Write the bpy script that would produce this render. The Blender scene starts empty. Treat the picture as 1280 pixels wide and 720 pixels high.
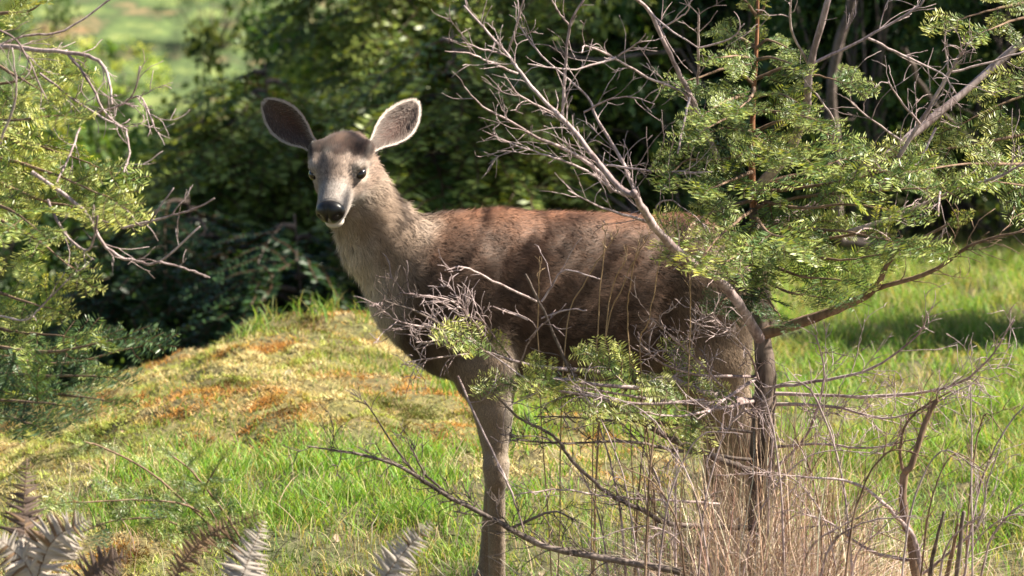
import bpy, math, random
import numpy as np
from mathutils import Vector, Matrix
rng = np.random.default_rng(7); random.seed(7)
SC = bpy.context.scene
COL = SC.collection

# ---------------------------------------------------------------- camera
HC, PITCH, FOC, DD = 1.9, 0.086, 5400.0, 12.0      # focal length in pixels of a 1280 wide frame, deer at 12 m
cam_d = bpy.data.cameras.new('camera'); cam = bpy.data.objects.new('camera', cam_d); COL.objects.link(cam)
cam.location = (0, 0, HC); cam.rotation_euler = (math.pi/2-PITCH, 0, 0)
cam_d.sensor_width = 36; cam_d.lens = FOC/1280*36; cam_d.clip_end = 500; cam_d.clip_start = 0.1
cam_d.dof.use_dof = True; cam_d.dof.focus_distance = 11.85; cam_d.dof.aperture_fstop = 5.6
SC.camera = cam
# ---------------------------------------------------------------- sky and sun
SUN_EL, AZ_V = math.radians(45), math.radians(89)      # azimuth clockwise from +Y (away from camera); 90 = from the right
w = bpy.data.worlds.new('World'); SC.world = w; w.use_nodes = True
nt = w.node_tree; bg = nt.nodes['Background']
sky = nt.nodes.new('ShaderNodeTexSky'); sky.sky_type = 'NISHITA'; sky.sun_disc = False
sky.sun_elevation = SUN_EL; sky.sun_rotation = AZ_V
nt.links.new(sky.outputs[0], bg.inputs[0]); bg.inputs[1].default_value = 0.05
sl = bpy.data.lights.new('sun', 'SUN'); so = bpy.data.objects.new('sun', sl); COL.objects.link(so)
sl.energy = 5.0; sl.angle = math.radians(0.55); sl.color = (1, .92, .77)
TS = Vector((math.sin(AZ_V)*math.cos(SUN_EL), math.cos(AZ_V)*math.cos(SUN_EL), math.sin(SUN_EL)))
so.rotation_euler = TS.to_track_quat('Z', 'Y').to_euler()
SC.view_settings.view_transform = 'Standard'; SC.view_settings.look = 'None'
SC.view_settings.exposure = 1.58
SC.cycles.max_bounces = 6; SC.cycles.transmission_bounces = 4; SC.cycles.diffuse_bounces = 4
SC.cycles.use_denoising = True

# ---------------------------------------------------------------- helpers
def P(px, py, d):
    """a place seen at that spot of the photograph, d metres along the line of sight"""
    a = (px-640)/FOC*d; b = (360-py)/FOC*d
    c, s = math.cos(PITCH), math.sin(PITCH)
    return np.array([a, d*c + b*s, HC - d*s + b*c])
def sm(x, a, b):
    t = np.clip((x-a)/(b-a), 0, 1); return t*t*(3-2*t)
_tab = np.random.default_rng(3).random((256, 256))
def vn(x, y, f=1.0, o=0):
    x = np.asarray(x)*f + 37.3*o + 500; y = np.asarray(y)*f + 91.7*o + 500
    xi = np.floor(x).astype(int); yi = np.floor(y).astype(int); fx = x-xi; fy = y-yi
    fx = fx*fx*(3-2*fx); fy = fy*fy*(3-2*fy)
    g = lambda i, j: _tab[(xi+i) & 255, (yi+j) & 255]
    return (g(0,0)*(1-fx)+g(1,0)*fx)*(1-fy)+(g(0,1)*(1-fx)+g(1,1)*fx)*fy
def fbm(x, y, f=1.0, n=3, o=0):
    r = 0; a = .5; t = 0
    for i in range(n):
        r = r + a*vn(x, y, f*2**i, o+i); t += a; a *= .5
    return r/t
def mk(name, V, F, mat, parent=None, col=None, smooth=False, nrm=None, link=True):
    V = np.ascontiguousarray(V, dtype=np.float32); F = np.asarray(F, dtype=np.int32)
    me = bpy.data.meshes.new(name)
    k = F.shape[1]; n = len(F)
    me.vertices.add(len(V)); me.vertices.foreach_set('co', V.ravel())
    me.loops.add(n*k); me.loops.foreach_set('vertex_index', F.ravel())
    me.polygons.add(n); me.polygons.foreach_set('loop_start', np.arange(0, n*k, k, dtype=np.int32))
    if smooth: me.polygons.foreach_set('use_smooth', np.ones(n, dtype=bool))
    me.update(calc_edges=True)
    if col is not None:
        c = np.ones((len(V), 4), dtype=np.float32); c[:, :3] = np.clip(col, 0, 1)
        at = me.color_attributes.new('Col', 'FLOAT_COLOR', 'POINT'); at.data.foreach_set('color', c.ravel())
    if nrm is not None: me.normals_split_custom_set_from_vertices(nrm.astype(np.float32))
    if mat: me.materials.append(mat)
    o = bpy.data.objects.new(name, me)
    if link: COL.objects.link(o)
    if parent: o.parent = parent
    return o
def place(me, name, M, parent=None):
    o = bpy.data.objects.new(name, me); COL.objects.link(o)
    if parent is not None:
        o.parent = parent; o.matrix_basis = Matrix.Translation(-parent_loc(parent)) @ M
    else: o.matrix_basis = M
    return o
def parent_loc(p):
    v = Vector((0, 0, 0))
    while p is not None: v = v + p.location; p = p.parent
    return v
def thing(name, label, cat, loc, group=None):
    o = bpy.data.objects.new(name, None); COL.objects.link(o); o.location = tuple(loc); o.empty_display_size = .1
    o['label'] = label; o['category'] = cat
    if group: o['group'] = group
    return o
def tag(o, label, cat, group=None):
    o['label'] = label; o['category'] = cat
    if group: o['group'] = group
    return o
def part(name, V, F, mat, parent, **k):
    """a mesh given in world places, under a thing standing at its own place"""
    l = np.array(parent_loc(parent))
    return mk(name, np.asarray(V)-l, F, mat, parent, **k)

# ---------------------------------------------------------------- materials
def newmat(name):
    m = bpy.data.materials.new(name); m.use_nodes = True; m.node_tree.nodes.clear(); return m, m.node_tree
def leafmat(name, rough=.5, trans=.35, spec=.4, var=.25, tmul=(1.3, 1.25, .6)):
    m, t = newmat(name); N = t.nodes; L = t.links
    a = N.new('ShaderNodeAttribute'); a.attribute_name = 'Col'
    oi = N.new('ShaderNodeObjectInfo'); mp = N.new('ShaderNodeMapRange'); L.new(oi.outputs['Random'], mp.inputs[0])
    mp.inputs[3].default_value = 1-var; mp.inputs[4].default_value = 1+var
    hs = N.new('ShaderNodeHueSaturation'); L.new(a.outputs[0], hs.inputs['Color']); L.new(mp.outputs[0], hs.inputs['Value'])
    p = N.new('ShaderNodeBsdfPrincipled'); L.new(hs.outputs[0], p.inputs['Base Color'])
    p.inputs['Roughness'].default_value = rough; p.inputs['Specular IOR Level'].default_value = spec
    tr = N.new('ShaderNodeBsdfTranslucent'); mx = N.new('ShaderNodeMix'); mx.data_type = 'RGBA'; mx.blend_type = 'MULTIPLY'
    mx.inputs[0].default_value = 1; L.new(hs.outputs[0], mx.inputs[6]); mx.inputs[7].default_value = (*tmul, 1)
    L.new(mx.outputs[2], tr.inputs[0])
    s = N.new('ShaderNodeMixShader'); s.inputs[0].default_value = trans
    o = N.new('ShaderNodeOutputMaterial'); L.new(p.outputs[0], s.inputs[1]); L.new(tr.outputs[0], s.inputs[2]); L.new(s.outputs[0], o.inputs[0])
    return m
def woodmat(name, c1, c2, scale=60, rough=.85, bump=.3, st=(1, 1, .25)):
    m, t = newmat(name); N = t.nodes; L = t.links
    g = N.new('ShaderNodeNewGeometry'); mapn = N.new('ShaderNodeMapping'); mapn.inputs['Scale'].default_value = st
    L.new(g.outputs['Position'], mapn.inputs[0])
    n = N.new('ShaderNodeTexNoise'); n.inputs['Scale'].default_value = scale; n.inputs['Detail'].default_value = 6; L.new(mapn.outputs[0], n.inputs['Vector'])
    n2 = N.new('ShaderNodeTexNoise'); n2.inputs['Scale'].default_value = 9; L.new(g.outputs['Position'], n2.inputs['Vector'])
    ad = N.new('ShaderNodeMath'); ad.operation = 'ADD'; L.new(n.outputs[0], ad.inputs[0]); L.new(n2.outputs[0], ad.inputs[1])
    r = N.new('ShaderNodeValToRGB'); r.color_ramp.elements[0].position = .4; r.color_ramp.elements[1].position = .62
    r.color_ramp.elements[0].color = (*c1, 1); r.color_ramp.elements[1].color = (*c2, 1)
    hv = N.new('ShaderNodeMath'); hv.operation = 'MULTIPLY'; hv.inputs[1].default_value = .5; L.new(ad.outputs[0], hv.inputs[0]); L.new(hv.outputs[0], r.inputs[0])
    p = N.new('ShaderNodeBsdfPrincipled'); p.inputs['Roughness'].default_value = rough; p.inputs['Specular IOR Level'].default_value = .25
    L.new(r.outputs[0], p.inputs['Base Color'])
    b = N.new('ShaderNodeBump'); b.inputs['Strength'].default_value = bump; b.inputs['Distance'].default_value = .004
    L.new(n.outputs[0], b.inputs['Height']); L.new(b.outputs[0], p.inputs['Normal'])
    o = N.new('ShaderNodeOutputMaterial'); L.new(p.outputs[0], o.inputs[0]); return m
M_needle = leafmat('fir_needles', .42, .3, .5, .22, (1.5, 1.35, .5))
M_grass = leafmat('grass_blades', .55, .42, .3, 0, (1.35, 1.3, .6))
M_moss = leafmat('moss_fibres', .8, .3, .2, 0, (1.2, 1.1, .8))
M_leaf = leafmat('shrub_leaves', .45, .35, .45, .3, (1.5, 1.4, .5))
M_straw = leafmat('dry_stems', .7, .15, .25, 0, (1, .9, .8))
M_fern = leafmat('dead_fern', .75, .25, .25, .1, (1, .9, .8))
M_bark = woodmat('fir_bark', (.06, .042, .032), (.2, .15, .125), 90)
M_bough = woodmat('bough_bark', (.12, .075, .05), (.3, .2, .14), 80)
M_dead = woodmat('weathered_dead_wood', (.20, .14, .135), (.54, .43, .42), 110, .8)
M_dead2 = woodmat('dark_dead_wood', (.06, .045, .038), (.22, .17, .15), 110, .8)
def furmat():
    m, t = newmat('deer_coat'); N = t.nodes; L = t.links
    a = N.new('ShaderNodeAttribute'); a.attribute_name = 'Col'
    p = N.new('ShaderNodeBsdfPrincipled'); L.new(a.outputs[0], p.inputs['Base Color']); p.inputs['Roughness'].default_value = .62
    p.inputs['Specular IOR Level'].default_value = .3; p.inputs['Sheen Weight'].default_value = .15
    o = N.new('ShaderNodeOutputMaterial'); L.new(p.outputs[0], o.inputs[0]); return m
M_fur = furmat()
def simple(name, c, rough, spec=.5, coat=0):
    m, t = newmat(name); N = t.nodes; L = t.links
    g = N.new('ShaderNodeNewGeometry'); n = N.new('ShaderNodeTexNoise'); n.inputs['Scale'].default_value = 350; n.inputs['Detail'].default_value = 3
    L.new(g.outputs['Position'], n.inputs['Vector'])
    p = N.new('ShaderNodeBsdfPrincipled'); p.inputs['Base Color'].default_value = (*c, 1); p.inputs['Roughness'].default_value = rough
    p.inputs['Specular IOR Level'].default_value = spec; p.inputs['Coat Weight'].default_value = coat; p.inputs['Coat Roughness'].default_value = .05
    b = N.new('ShaderNodeBump'); b.inputs['Strength'].default_value = .25 if coat < .9 else 0; b.inputs['Distance'].default_value = .002
    L.new(n.outputs[0], b.inputs['Height']); L.new(b.outputs[0], p.inputs['Normal'])
    o = N.new('ShaderNodeOutputMaterial'); L.new(p.outputs[0], o.inputs[0]); return m
M_nose = simple('wet_black_nose', (.008, .007, .007), .34, .45, .1)
M_eye = simple('dark_eye', (.010, .005, .003), .06, .5, .5)
M_hoof = simple('black_hoof', (.02, .017, .015), .4)

# ---------------------------------------------------------------- the ground
def crest_z(x):     # height of the mossy knoll's crest, left to right
    return np.interp(x, [-4, -2.2, -1.75, -1.42, -1.25, -1.0, -.66, -.4, 0, .5, 1.0], [-.38, -.06, .09, .20, .25, .34, .40, .38, .35, .28, .22])
def terrain(x, y):
    x = np.asarray(x, float); y = np.asarray(y, float)
    u = np.clip((y-12)/4.0, -3, 1)
    cz = crest_z(x)
    near = np.where(u < 0, .10*(y-12), cz*(1.25*np.clip(u, 0, 1)-.25*np.clip(u, 0, 1)**3.5))
    fall = -np.minimum(.30*np.clip(y-16, 0, 50)**1.35, 1.15+crest_z(x)*.9)
    rightw = sm(x-(y-16)*.05, .15, .9)
    hr = .022*np.clip(y-16, 0, 6)
    far = (1.1+.9*0)*sm(y, 22, 36) + .17*np.clip(y-33, 0, 200)
    z = near - .055*(1-sm(y, 12.1, 13.3)) + fall*(1-rightw) + hr*rightw*(1-.6*sm(y, 22, 30)) + far*1.25
    z = z + (fbm(x, y, 1.1, 3)-.5)*.14*sm(np.abs(x-.1)+np.abs(y-12.2), .3, 1.5) + (fbm(x, y, 6, 3, 5)-.5)*.06 + (fbm(x, y, 3.2, 2, 16)-.5)*.10*sm(y, 12.8, 13.6)+(fbm(x, y, 13, 2, 6)-.5)*.035*sm(y, 12.8, 13.8)
    return z
def gh(x, y): return float(terrain(np.array([x]), np.array([y]))[0])
def axis(lo, hi, st, a, b):
    m = np.arange(lo, hi, st); l = []; s = st; p = lo
    while p > a: s *= 1.3; p -= s; l.append(p)
    h = []; s = st; p = m[-1]
    while p < b: s *= 1.3; p += s; h.append(p)
    return np.array(l[::-1]+list(m)+h)
gx = axis(-3, 3.6, .028, -90, 90); gy = axis(9, 22, .04, -30, 120)
X, Y = np.meshgrid(gx, gy); Z = terrain(X, Y)
fine = (np.abs(X-.3) < 3.3) & (Y > 9) & (Y < 22)
Z = Z + np.where(fine, (fbm(X, Y, 22, 2, 9)-.5)*.018, 0)
nx, ny = len(gx), len(gy); I = np.arange(nx*ny).reshape(ny, nx)
F = np.stack([I[:-1, :-1], I[:-1, 1:], I[1:, 1:], I[1:, :-1]], -1).reshape(-1, 4)
def moss_w(x, y):    # 1 on moss, 0 in grass
    k = fbm(x, y, 1.3, 3, 2)
    w_ = sm(y, 13.2, 14.3)*(1-sm(x, -.2, .6)) + .38*(1-sm(y, 12.3, 13.0)) + (k-.5)*1.9
    w_ = w_ - .9*sm(x, .7, 1.2)
    return np.clip(w_, 0, 1)
mw = moss_w(X, Y)[..., None]
k1 = fbm(X, Y, 3, 3, 3)[..., None]; k2 = fbm(X, Y, 9, 3, 8)[..., None]
mosscol = np.array([.17, .11, .045])*(1-k2)+np.array([.17, .17, .05])*k2
soil = np.array([.12, .085, .045]); grs = np.array([.06, .085, .025])
gc = mosscol*mw + (soil*(1-k2)+grs*k2)*(1-mw)
farw = sm(Y, 28, 33)[..., None]
k3 = (.5*fbm(X, Y*.6, 2.2, 3, 11)+.5*fbm(X, Y, .55, 3, 12))[..., None]
meadow = np.where(k3 > .52, np.array([.20, .26, .06]), np.array([.36, .22, .10]))
meadow = np.array([.34, .20, .09])*(1-sm(k3, .42, .5)) + np.array([.15, .24, .05])*sm(k3, .42, .5)
meadow = meadow*(.55+.9*fbm(X, Y, 5, 2, 14)[..., None])
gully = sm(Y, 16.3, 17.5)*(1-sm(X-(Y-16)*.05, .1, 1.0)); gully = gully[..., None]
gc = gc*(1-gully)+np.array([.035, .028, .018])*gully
gc = gc*(1-farw)+meadow*farw
def groundmat():
    m, t = newmat('ground'); N = t.nodes; L = t.links
    a = N.new('ShaderNodeAttribute'); a.attribute_name = 'Col'
    g = N.new('ShaderNodeNewGeometry'); n = N.new('ShaderNodeTexNoise'); n.inputs['Scale'].default_value = 45; n.inputs['Detail'].default_value = 8
    L.new(g.outputs['Position'], n.inputs['Vector'])
    mp = N.new('ShaderNodeMapRange'); L.new(n.outputs[0], mp.inputs[0]); mp.inputs[1].default_value = .3; mp.inputs[2].default_value = .7; mp.inputs[3].default_value = .45; mp.inputs[4].default_value = 1.45
    mx = N.new('ShaderNodeVectorMath'); mx.operation = 'SCALE'; L.new(a.outputs[0], mx.inputs[0]); L.new(mp.outputs[0], mx.inputs['Scale'])
    n2 = N.new('ShaderNodeTexNoise'); n2.inputs['Scale'].default_value = 1.6; n2.inputs['Detail'].default_value = 7; n2.inputs['Roughness'].default_value = .7; L.new(g.outputs['Position'], n2.inputs['Vector'])
    cr = N.new('ShaderNodeValToRGB'); e = cr.color_ramp.elements; e[0].position = .30; e[0].color = (.26, .16, .07, 1); e[1].position = .62; e[1].color = (.20, .24, .07, 1)
    for ps, cc in ((.39, (.19, .15, .07, 1)), (.45, (.05, .08, .025, 1)), (.54, (.10, .15, .04, 1))): q = e.new(ps); q.color = cc
    L.new(n2.outputs[0], cr.inputs[0]); sx = N.new('ShaderNodeSeparateXYZ'); L.new(g.outputs['Position'], sx.inputs[0])
    mf = N.new('ShaderNodeMapRange'); L.new(sx.outputs[1], mf.inputs[0]); mf.inputs[1].default_value = 26; mf.inputs[2].default_value = 31
    mc = N.new('ShaderNodeMix'); mc.data_type = 'RGBA'; L.new(mf.outputs[0], mc.inputs[0]); L.new(mx.outputs[0], mc.inputs[6]); L.new(cr.outputs[0], mc.inputs[7])
    p = N.new('ShaderNodeBsdfPrincipled'); p.inputs['Roughness'].default_value = .95; L.new(mc.outputs[2], p.inputs['Base Color'])
    b = N.new('ShaderNodeBump'); b.inputs['Strength'].default_value = .7; b.inputs['Distance'].default_value = .02; L.new(n.outputs[0], b.inputs['Height']); L.new(b.outputs[0], p.inputs['Normal'])
    o = N.new('ShaderNodeOutputMaterial'); L.new(p.outputs[0], o.inputs[0]); return m
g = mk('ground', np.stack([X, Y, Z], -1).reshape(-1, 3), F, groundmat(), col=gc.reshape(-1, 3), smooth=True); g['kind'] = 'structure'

# ---------------------------------------------------------------- blades (grass, moss, dry stems)
def blades(x, y, h, wd, lean, col, zoff=0, z=None, segs=2, kink=0):
    n = len(x); z0 = terrain(x, y)+zoff if z is None else z
    base = np.stack([x, y, z0], -1); az = rng.random(n)*6.283
    ld = np.stack([np.cos(az), np.sin(az), np.zeros(n)], -1); fa = rng.random(n)*6.283
    sd = np.stack([np.cos(fa), np.sin(fa), np.zeros(n)], -1)
    V = []
    for i in range(segs+1):
        t = i/segs
        c = base + ld*(lean*h*t**1.8)[:, None] + np.array([0, 0, 1])*(h*t*(1-.35*lean*t))[:, None]
        if kink and 0 < i < segs: c = c + rng.normal(0, 1, (n, 3))*(h*kink)[:, None]
        if i < segs:
            wv = sd*(wd*(1-.45*t)/2)[:, None]; V += [c-wv, c+wv]
        else: V.append(c)
    k = 2*segs+1; V = np.stack(V, 1).reshape(-1, 3); b = (np.arange(n)*k)[:, None]; T = []
    for i in range(segs-1): T += [[2*i, 2*i+1, 2*i+3], [2*i, 2*i+3, 2*i+2]]
    T.append([2*segs-2, 2*segs-1, 2*segs])
    F = (b[:, None, :]+np.array(T)[None]).reshape(-1, 3)
    tt = np.array([i/segs for i in range(segs) for _ in (0, 1)]+[1.])
    C = col[:, None, :]*(1+.25*(tt-.4))[None, :, None]
    return V, F, C.reshape(-1, 3)
def pickcol(n, cols, ps, jit=.18):
    c = np.array(cols)[rng.choice(len(cols), n, p=ps)]
    return c*(1+rng.normal(0, jit, (n, 1)))*(1+rng.normal(0, .06, (n, 3)))
def inview(x, y, m=.25):
    return np.abs(x) < y*640/FOC + m
def join(L):
    V, F, C = [], [], []; o = 0
    for v, f, c in L: V.append(v); F.append(f+o); C.append(c); o += len(v)
    return np.concatenate(V), np.concatenate(F), np.concatenate(C)
# short grass
N_ = 620000
x = rng.uniform(-2.6, 3.0, N_); y = 10.9 + 11.5*rng.random(N_)**1.35
m = inview(x, y) & ((y < 16.4) | (x-(y-16)*.05 > .3))
cl = fbm(x, y, 4.5, 2, 21); mwp = moss_w(x, y)
keep = m & (rng.random(N_) < np.clip((cl-.25)*2.0, .12, 1)*(1-.78*mwp*sm(fbm(x, y, 5, 2, 23), .38, .55))*.62)
x, y, cl, mwp = x[keep], y[keep], cl[keep], mwp[keep]; n = len(x)
rich = sm(fbm(x, y, .9, 2, 31)+.25*sm(x, .6, 1.5), .42, .6)
h = (.022+.055*rng.random(n))*(.6+.9*rich)*(.7+.8*cl)
h = h*(.58+.5*sm(x, .7, 1.6))*(1-.45*mwp)
gcol = pickcol(n, [[.17, .28, .05], [.26, .33, .08], [.42, .38, .15], [.12, .22, .04]], [.36, .3, .17, .17])
dry = pickcol(n, [[.52, .43, .23], [.40, .30, .15], [.30, .32, .10]], [.35, .25, .4])
pd = (rng.random(n) > .25+.5*rich-.4*sm(fbm(x, y, 2.2, 3, 25), .5, .62))[:, None]
gcol = np.where(pd, dry, gcol)
A = blades(x, y, h, .0022+.0022*rng.random(n), .25+.9*rng.random(n), gcol)
# taller tufts, with clumps of their own
TX, TY, TH, TC = [], [], [], []
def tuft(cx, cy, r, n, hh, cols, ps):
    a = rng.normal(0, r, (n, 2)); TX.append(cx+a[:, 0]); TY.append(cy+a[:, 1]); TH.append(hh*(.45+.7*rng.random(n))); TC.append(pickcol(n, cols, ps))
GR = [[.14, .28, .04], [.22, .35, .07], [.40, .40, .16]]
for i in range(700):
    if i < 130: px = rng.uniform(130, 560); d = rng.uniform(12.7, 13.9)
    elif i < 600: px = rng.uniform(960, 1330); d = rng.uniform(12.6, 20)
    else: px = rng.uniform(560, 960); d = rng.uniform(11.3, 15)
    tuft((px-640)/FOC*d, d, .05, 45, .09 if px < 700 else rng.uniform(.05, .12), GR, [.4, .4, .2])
for i in range(26):      # blades standing along the knoll's crest
    px = rng.choice([rng.uniform(300, 345), rng.uniform(345, 380), rng.uniform(395, 420), rng.uniform(440, 520)]); d = 15.9
    tuft((px-640)/FOC*d, d+rng.uniform(-.2, .1), .015, 7, .11, GR, [.3, .4, .3])
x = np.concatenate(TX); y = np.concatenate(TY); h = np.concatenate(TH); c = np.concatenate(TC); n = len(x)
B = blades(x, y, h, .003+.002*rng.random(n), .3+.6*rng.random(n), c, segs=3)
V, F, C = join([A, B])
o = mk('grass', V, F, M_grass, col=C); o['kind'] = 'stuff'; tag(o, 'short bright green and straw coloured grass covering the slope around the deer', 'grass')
# moss
N_ = 620000
x = rng.uniform(-2.6, .9, N_); y = rng.uniform(11.2, 16.6, N_); mwp = moss_w(x, y)
k = fbm(x, y, 14, 2, 41)
keep = inview(x, y) & (rng.random(N_) < mwp*(.25+.9*sm(k, .35, .65))*.75)
x, y, k = x[keep], y[keep], k[keep]; n = len(x)
t = fbm(x, y, 2.6, 3, 51)[:, None]
t2 = fbm(x, y, 5, 3, 53)[:, None]
mc = np.array([.43, .23, .07])*(1-sm(t, .39, .52)) + np.array([.32, .36, .085])*sm(t, .39, .52)
mc = mc*(1-sm(t2, .5, .62)*.8)+np.array([.56, .46, .26])*sm(t2, .5, .62)*.8; mc = mc*(1-.68*(1-sm(t2, .36, .45)))
mc = 1.25*mc*(1+rng.normal(0, .22, (n, 1)))
br = (rng.random(n) < .12)[:, None]; mc = np.where(br, [.16, .09, .035], mc)
V, F, C = blades(x, y, (.006+.018*rng.random(n))*(.3+1.3*k), .004+.003*rng.random(n), .5+rng.random(n), mc, segs=1)
o = mk('moss', V, F, M_moss, col=C); o['kind'] = 'stuff'; tag(o, 'orange and yellow green moss cushions capping the knoll left of the deer', 'moss')

# ---------------------------------------------------------------- wood: tapered tubes and twigs
def catmull(p, per=6):
    p = np.asarray(p, float)
    if len(p) < 3: return np.array([p[0]+(p[-1]-p[0])*t for t in np.linspace(0, 1, per+1)])
    q = np.vstack([2*p[0]-p[1], p, 2*p[-1]-p[-2]]); out = []
    for i in range(1, len(q)-2):
        for t in np.arange(per)/per:
            a, b, c, d = q[i-1], q[i], q[i+1], q[i+2]
            out.append(.5*((2*b)+(c-a)*t+(2*a-5*b+4*c-d)*t*t+(3*b-a-3*c+d)*t**3))
    out.append(p[-1]); return np.array(out)
class Wood:
    def __init__(s): s.V = []; s.F = []; s.n = 0
    def tube(s, pts, r0, r1, sides=6, knots=0):
        pts = np.asarray(pts); n = len(pts); tn = np.gradient(pts, axis=0); tn /= np.linalg.norm(tn, axis=1)[:, None]+1e-9
        u = np.cross(tn[0], [.3, .5, .81]); u /= np.linalg.norm(u)+1e-9
        rr = np.linspace(r0, r1, n)*(1+knots*rng.normal(0, 1, n))
        for i in range(n):
            u = u-tn[i]*np.dot(u, tn[i]); u /= np.linalg.norm(u)+1e-9; v = np.cross(tn[i], u)
            a = np.arange(sides)/sides*2*math.pi
            s.V.append(pts[i]+rr[i]*(np.cos(a)[:, None]*u+np.sin(a)[:, None]*v))
        b = s.n
        for i in range(n-1):
            for j in range(sides):
                k = (j+1) % sides; s.F.append((b+i*sides+j, b+i*sides+k, b+(i+1)*sides+k, b+(i+1)*sides+j))
        s.V.append(pts[-1:]+tn[-1]*rr[-1]*.8); e = s.n+n*sides
        for j in range(sides): s.F.append((e-sides+j, e-sides+(j+1) % sides, e, e))
        s.n += n*sides+1
    def twigs(s, pts, r, dens, ln, depth=1, up=.3, start=.15):
        L = np.sum(np.linalg.norm(np.diff(pts, axis=0), axis=1)); n = rng.poisson(dens*L*2.6)
        for _ in range(n):
            t = rng.uniform(start, 1); i = min(int(t*(len(pts)-1)), len(pts)-2)
            p = pts[i]+(pts[i+1]-pts[i])*rng.random(); ax = pts[i+1]-pts[i]; ax = ax/(np.linalg.norm(ax)+1e-9)
            q = rng.normal(0, 1, 3); q -= ax*np.dot(q, ax); q /= np.linalg.norm(q)+1e-9; q[1] *= .7
            dr = ax*rng.uniform(.6, 1.3)+q*rng.uniform(.5, 1.1)+np.array([0, 0, up]); dr /= np.linalg.norm(dr)
            l = ln*rng.uniform(.4, 1.8)*(1-.4*t); path = [p]
            k = 5; bend = rng.normal(0, .24, 3)
            for j in range(k):
                dr = dr+bend*.35+rng.normal(0, .16, 3); dr /= np.linalg.norm(dr); path.append(path[-1]+dr*l/k)
            path = np.array(path); rt = max(r*.38*(1-.5*t), .0013)
            s.tube(path, rt, .0007, 4, .1)
            if depth > 0: s.twigs(path, rt, dens*.5, ln*.55, depth-1, up, .3)
    def build(s, name, mat, parent=None, smooth=True):
        V = np.concatenate(s.V); f = np.array(s.F); 
        q = f[f[:, 2] != f[:, 3]]; t = f[f[:, 2] == f[:, 3]][:, :3]
        F = np.concatenate([q[:, [0, 1, 2]], q[:, [0, 2, 3]], t])
        return part(name, V, F, mat, parent, smooth=smooth) if parent is not None else mk(name, V, F, mat, smooth=smooth)
def trace(pts, d0, d1, jit=.0025, per=5):
    n = len(pts); w_ = [P(a, b, d0+(d1-d0)*i/max(n-1, 1)) for i, (a, b) in enumerate(pts)]
    c = catmull(w_, per); c[1:-1] += rng.normal(0, jit*.35, (len(c)-2, 3)); return c
PX = 1/450.
def dead(parent, pts, d0, d1, r0, r1, mat=None, tw=5, ln=.10, depth=1, up=.25, name='dead_branch', knots=.06):
    q_ = 1 if r0 > 12 else .8; W = Wood(); c = trace(pts, d0, d1); W.tube(c, r0*q_*PX/2, r1*q_*PX/2, 7, knots)
    if tw: W.twigs(c, max(r0*PX/2*.5, .002), tw*1.5, ln*1.15, depth, up)
    return W.build(name, mat or M_dead, parent)

# ---------------------------------------------------------------- fir sprays
def needles_on(p0, p1, n, nl, wd, plane_n, cols, out, both=True):
    ax = (p1-p0); L = np.linalg.norm(ax); ax = ax/L; sd = np.cross(plane_n, ax); sd /= np.linalg.norm(sd)
    t = np.linspace(.04, 1, n); 
    for sgn in (1, -1):
        b = p0+(p1-p0)*t[:, None]
        l = nl*(.75+.35*rng.random(n))*(1-.45*np.clip((t-.75)/.25, 0, 1))
        an = .85+.22*rng.random(n)+.1*(1-t); 
        dr = ax*np.cos(an)[:, None]*.75+sd*sgn*np.sin(an)[:, None]+plane_n*rng.normal(.10, .16, n)[:, None]
        dr /= np.linalg.norm(dr, axis=1)[:, None]
        wv = np.cross(dr, plane_n+rng.normal(0, .5, (n, 3))); wv /= np.linalg.norm(wv, axis=1)[:, None]
        tip = b+dr*l[:, None]; mid = b+dr*(l*.5)[:, None]
        V = np.stack([b, mid-wv*wd/2, tip, mid+wv*wd/2], 1).reshape(-1, 3)
        c = cols[0]*(1-t[:, None]**1.5)+cols[1]*t[:, None]**1.5; c = c*(1+rng.normal(0, .15, (n, 1)))  # colour rises to yellow green tips, with sunlit highlights painted in
        out.append((V, np.repeat(c, 4, 0)))
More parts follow.
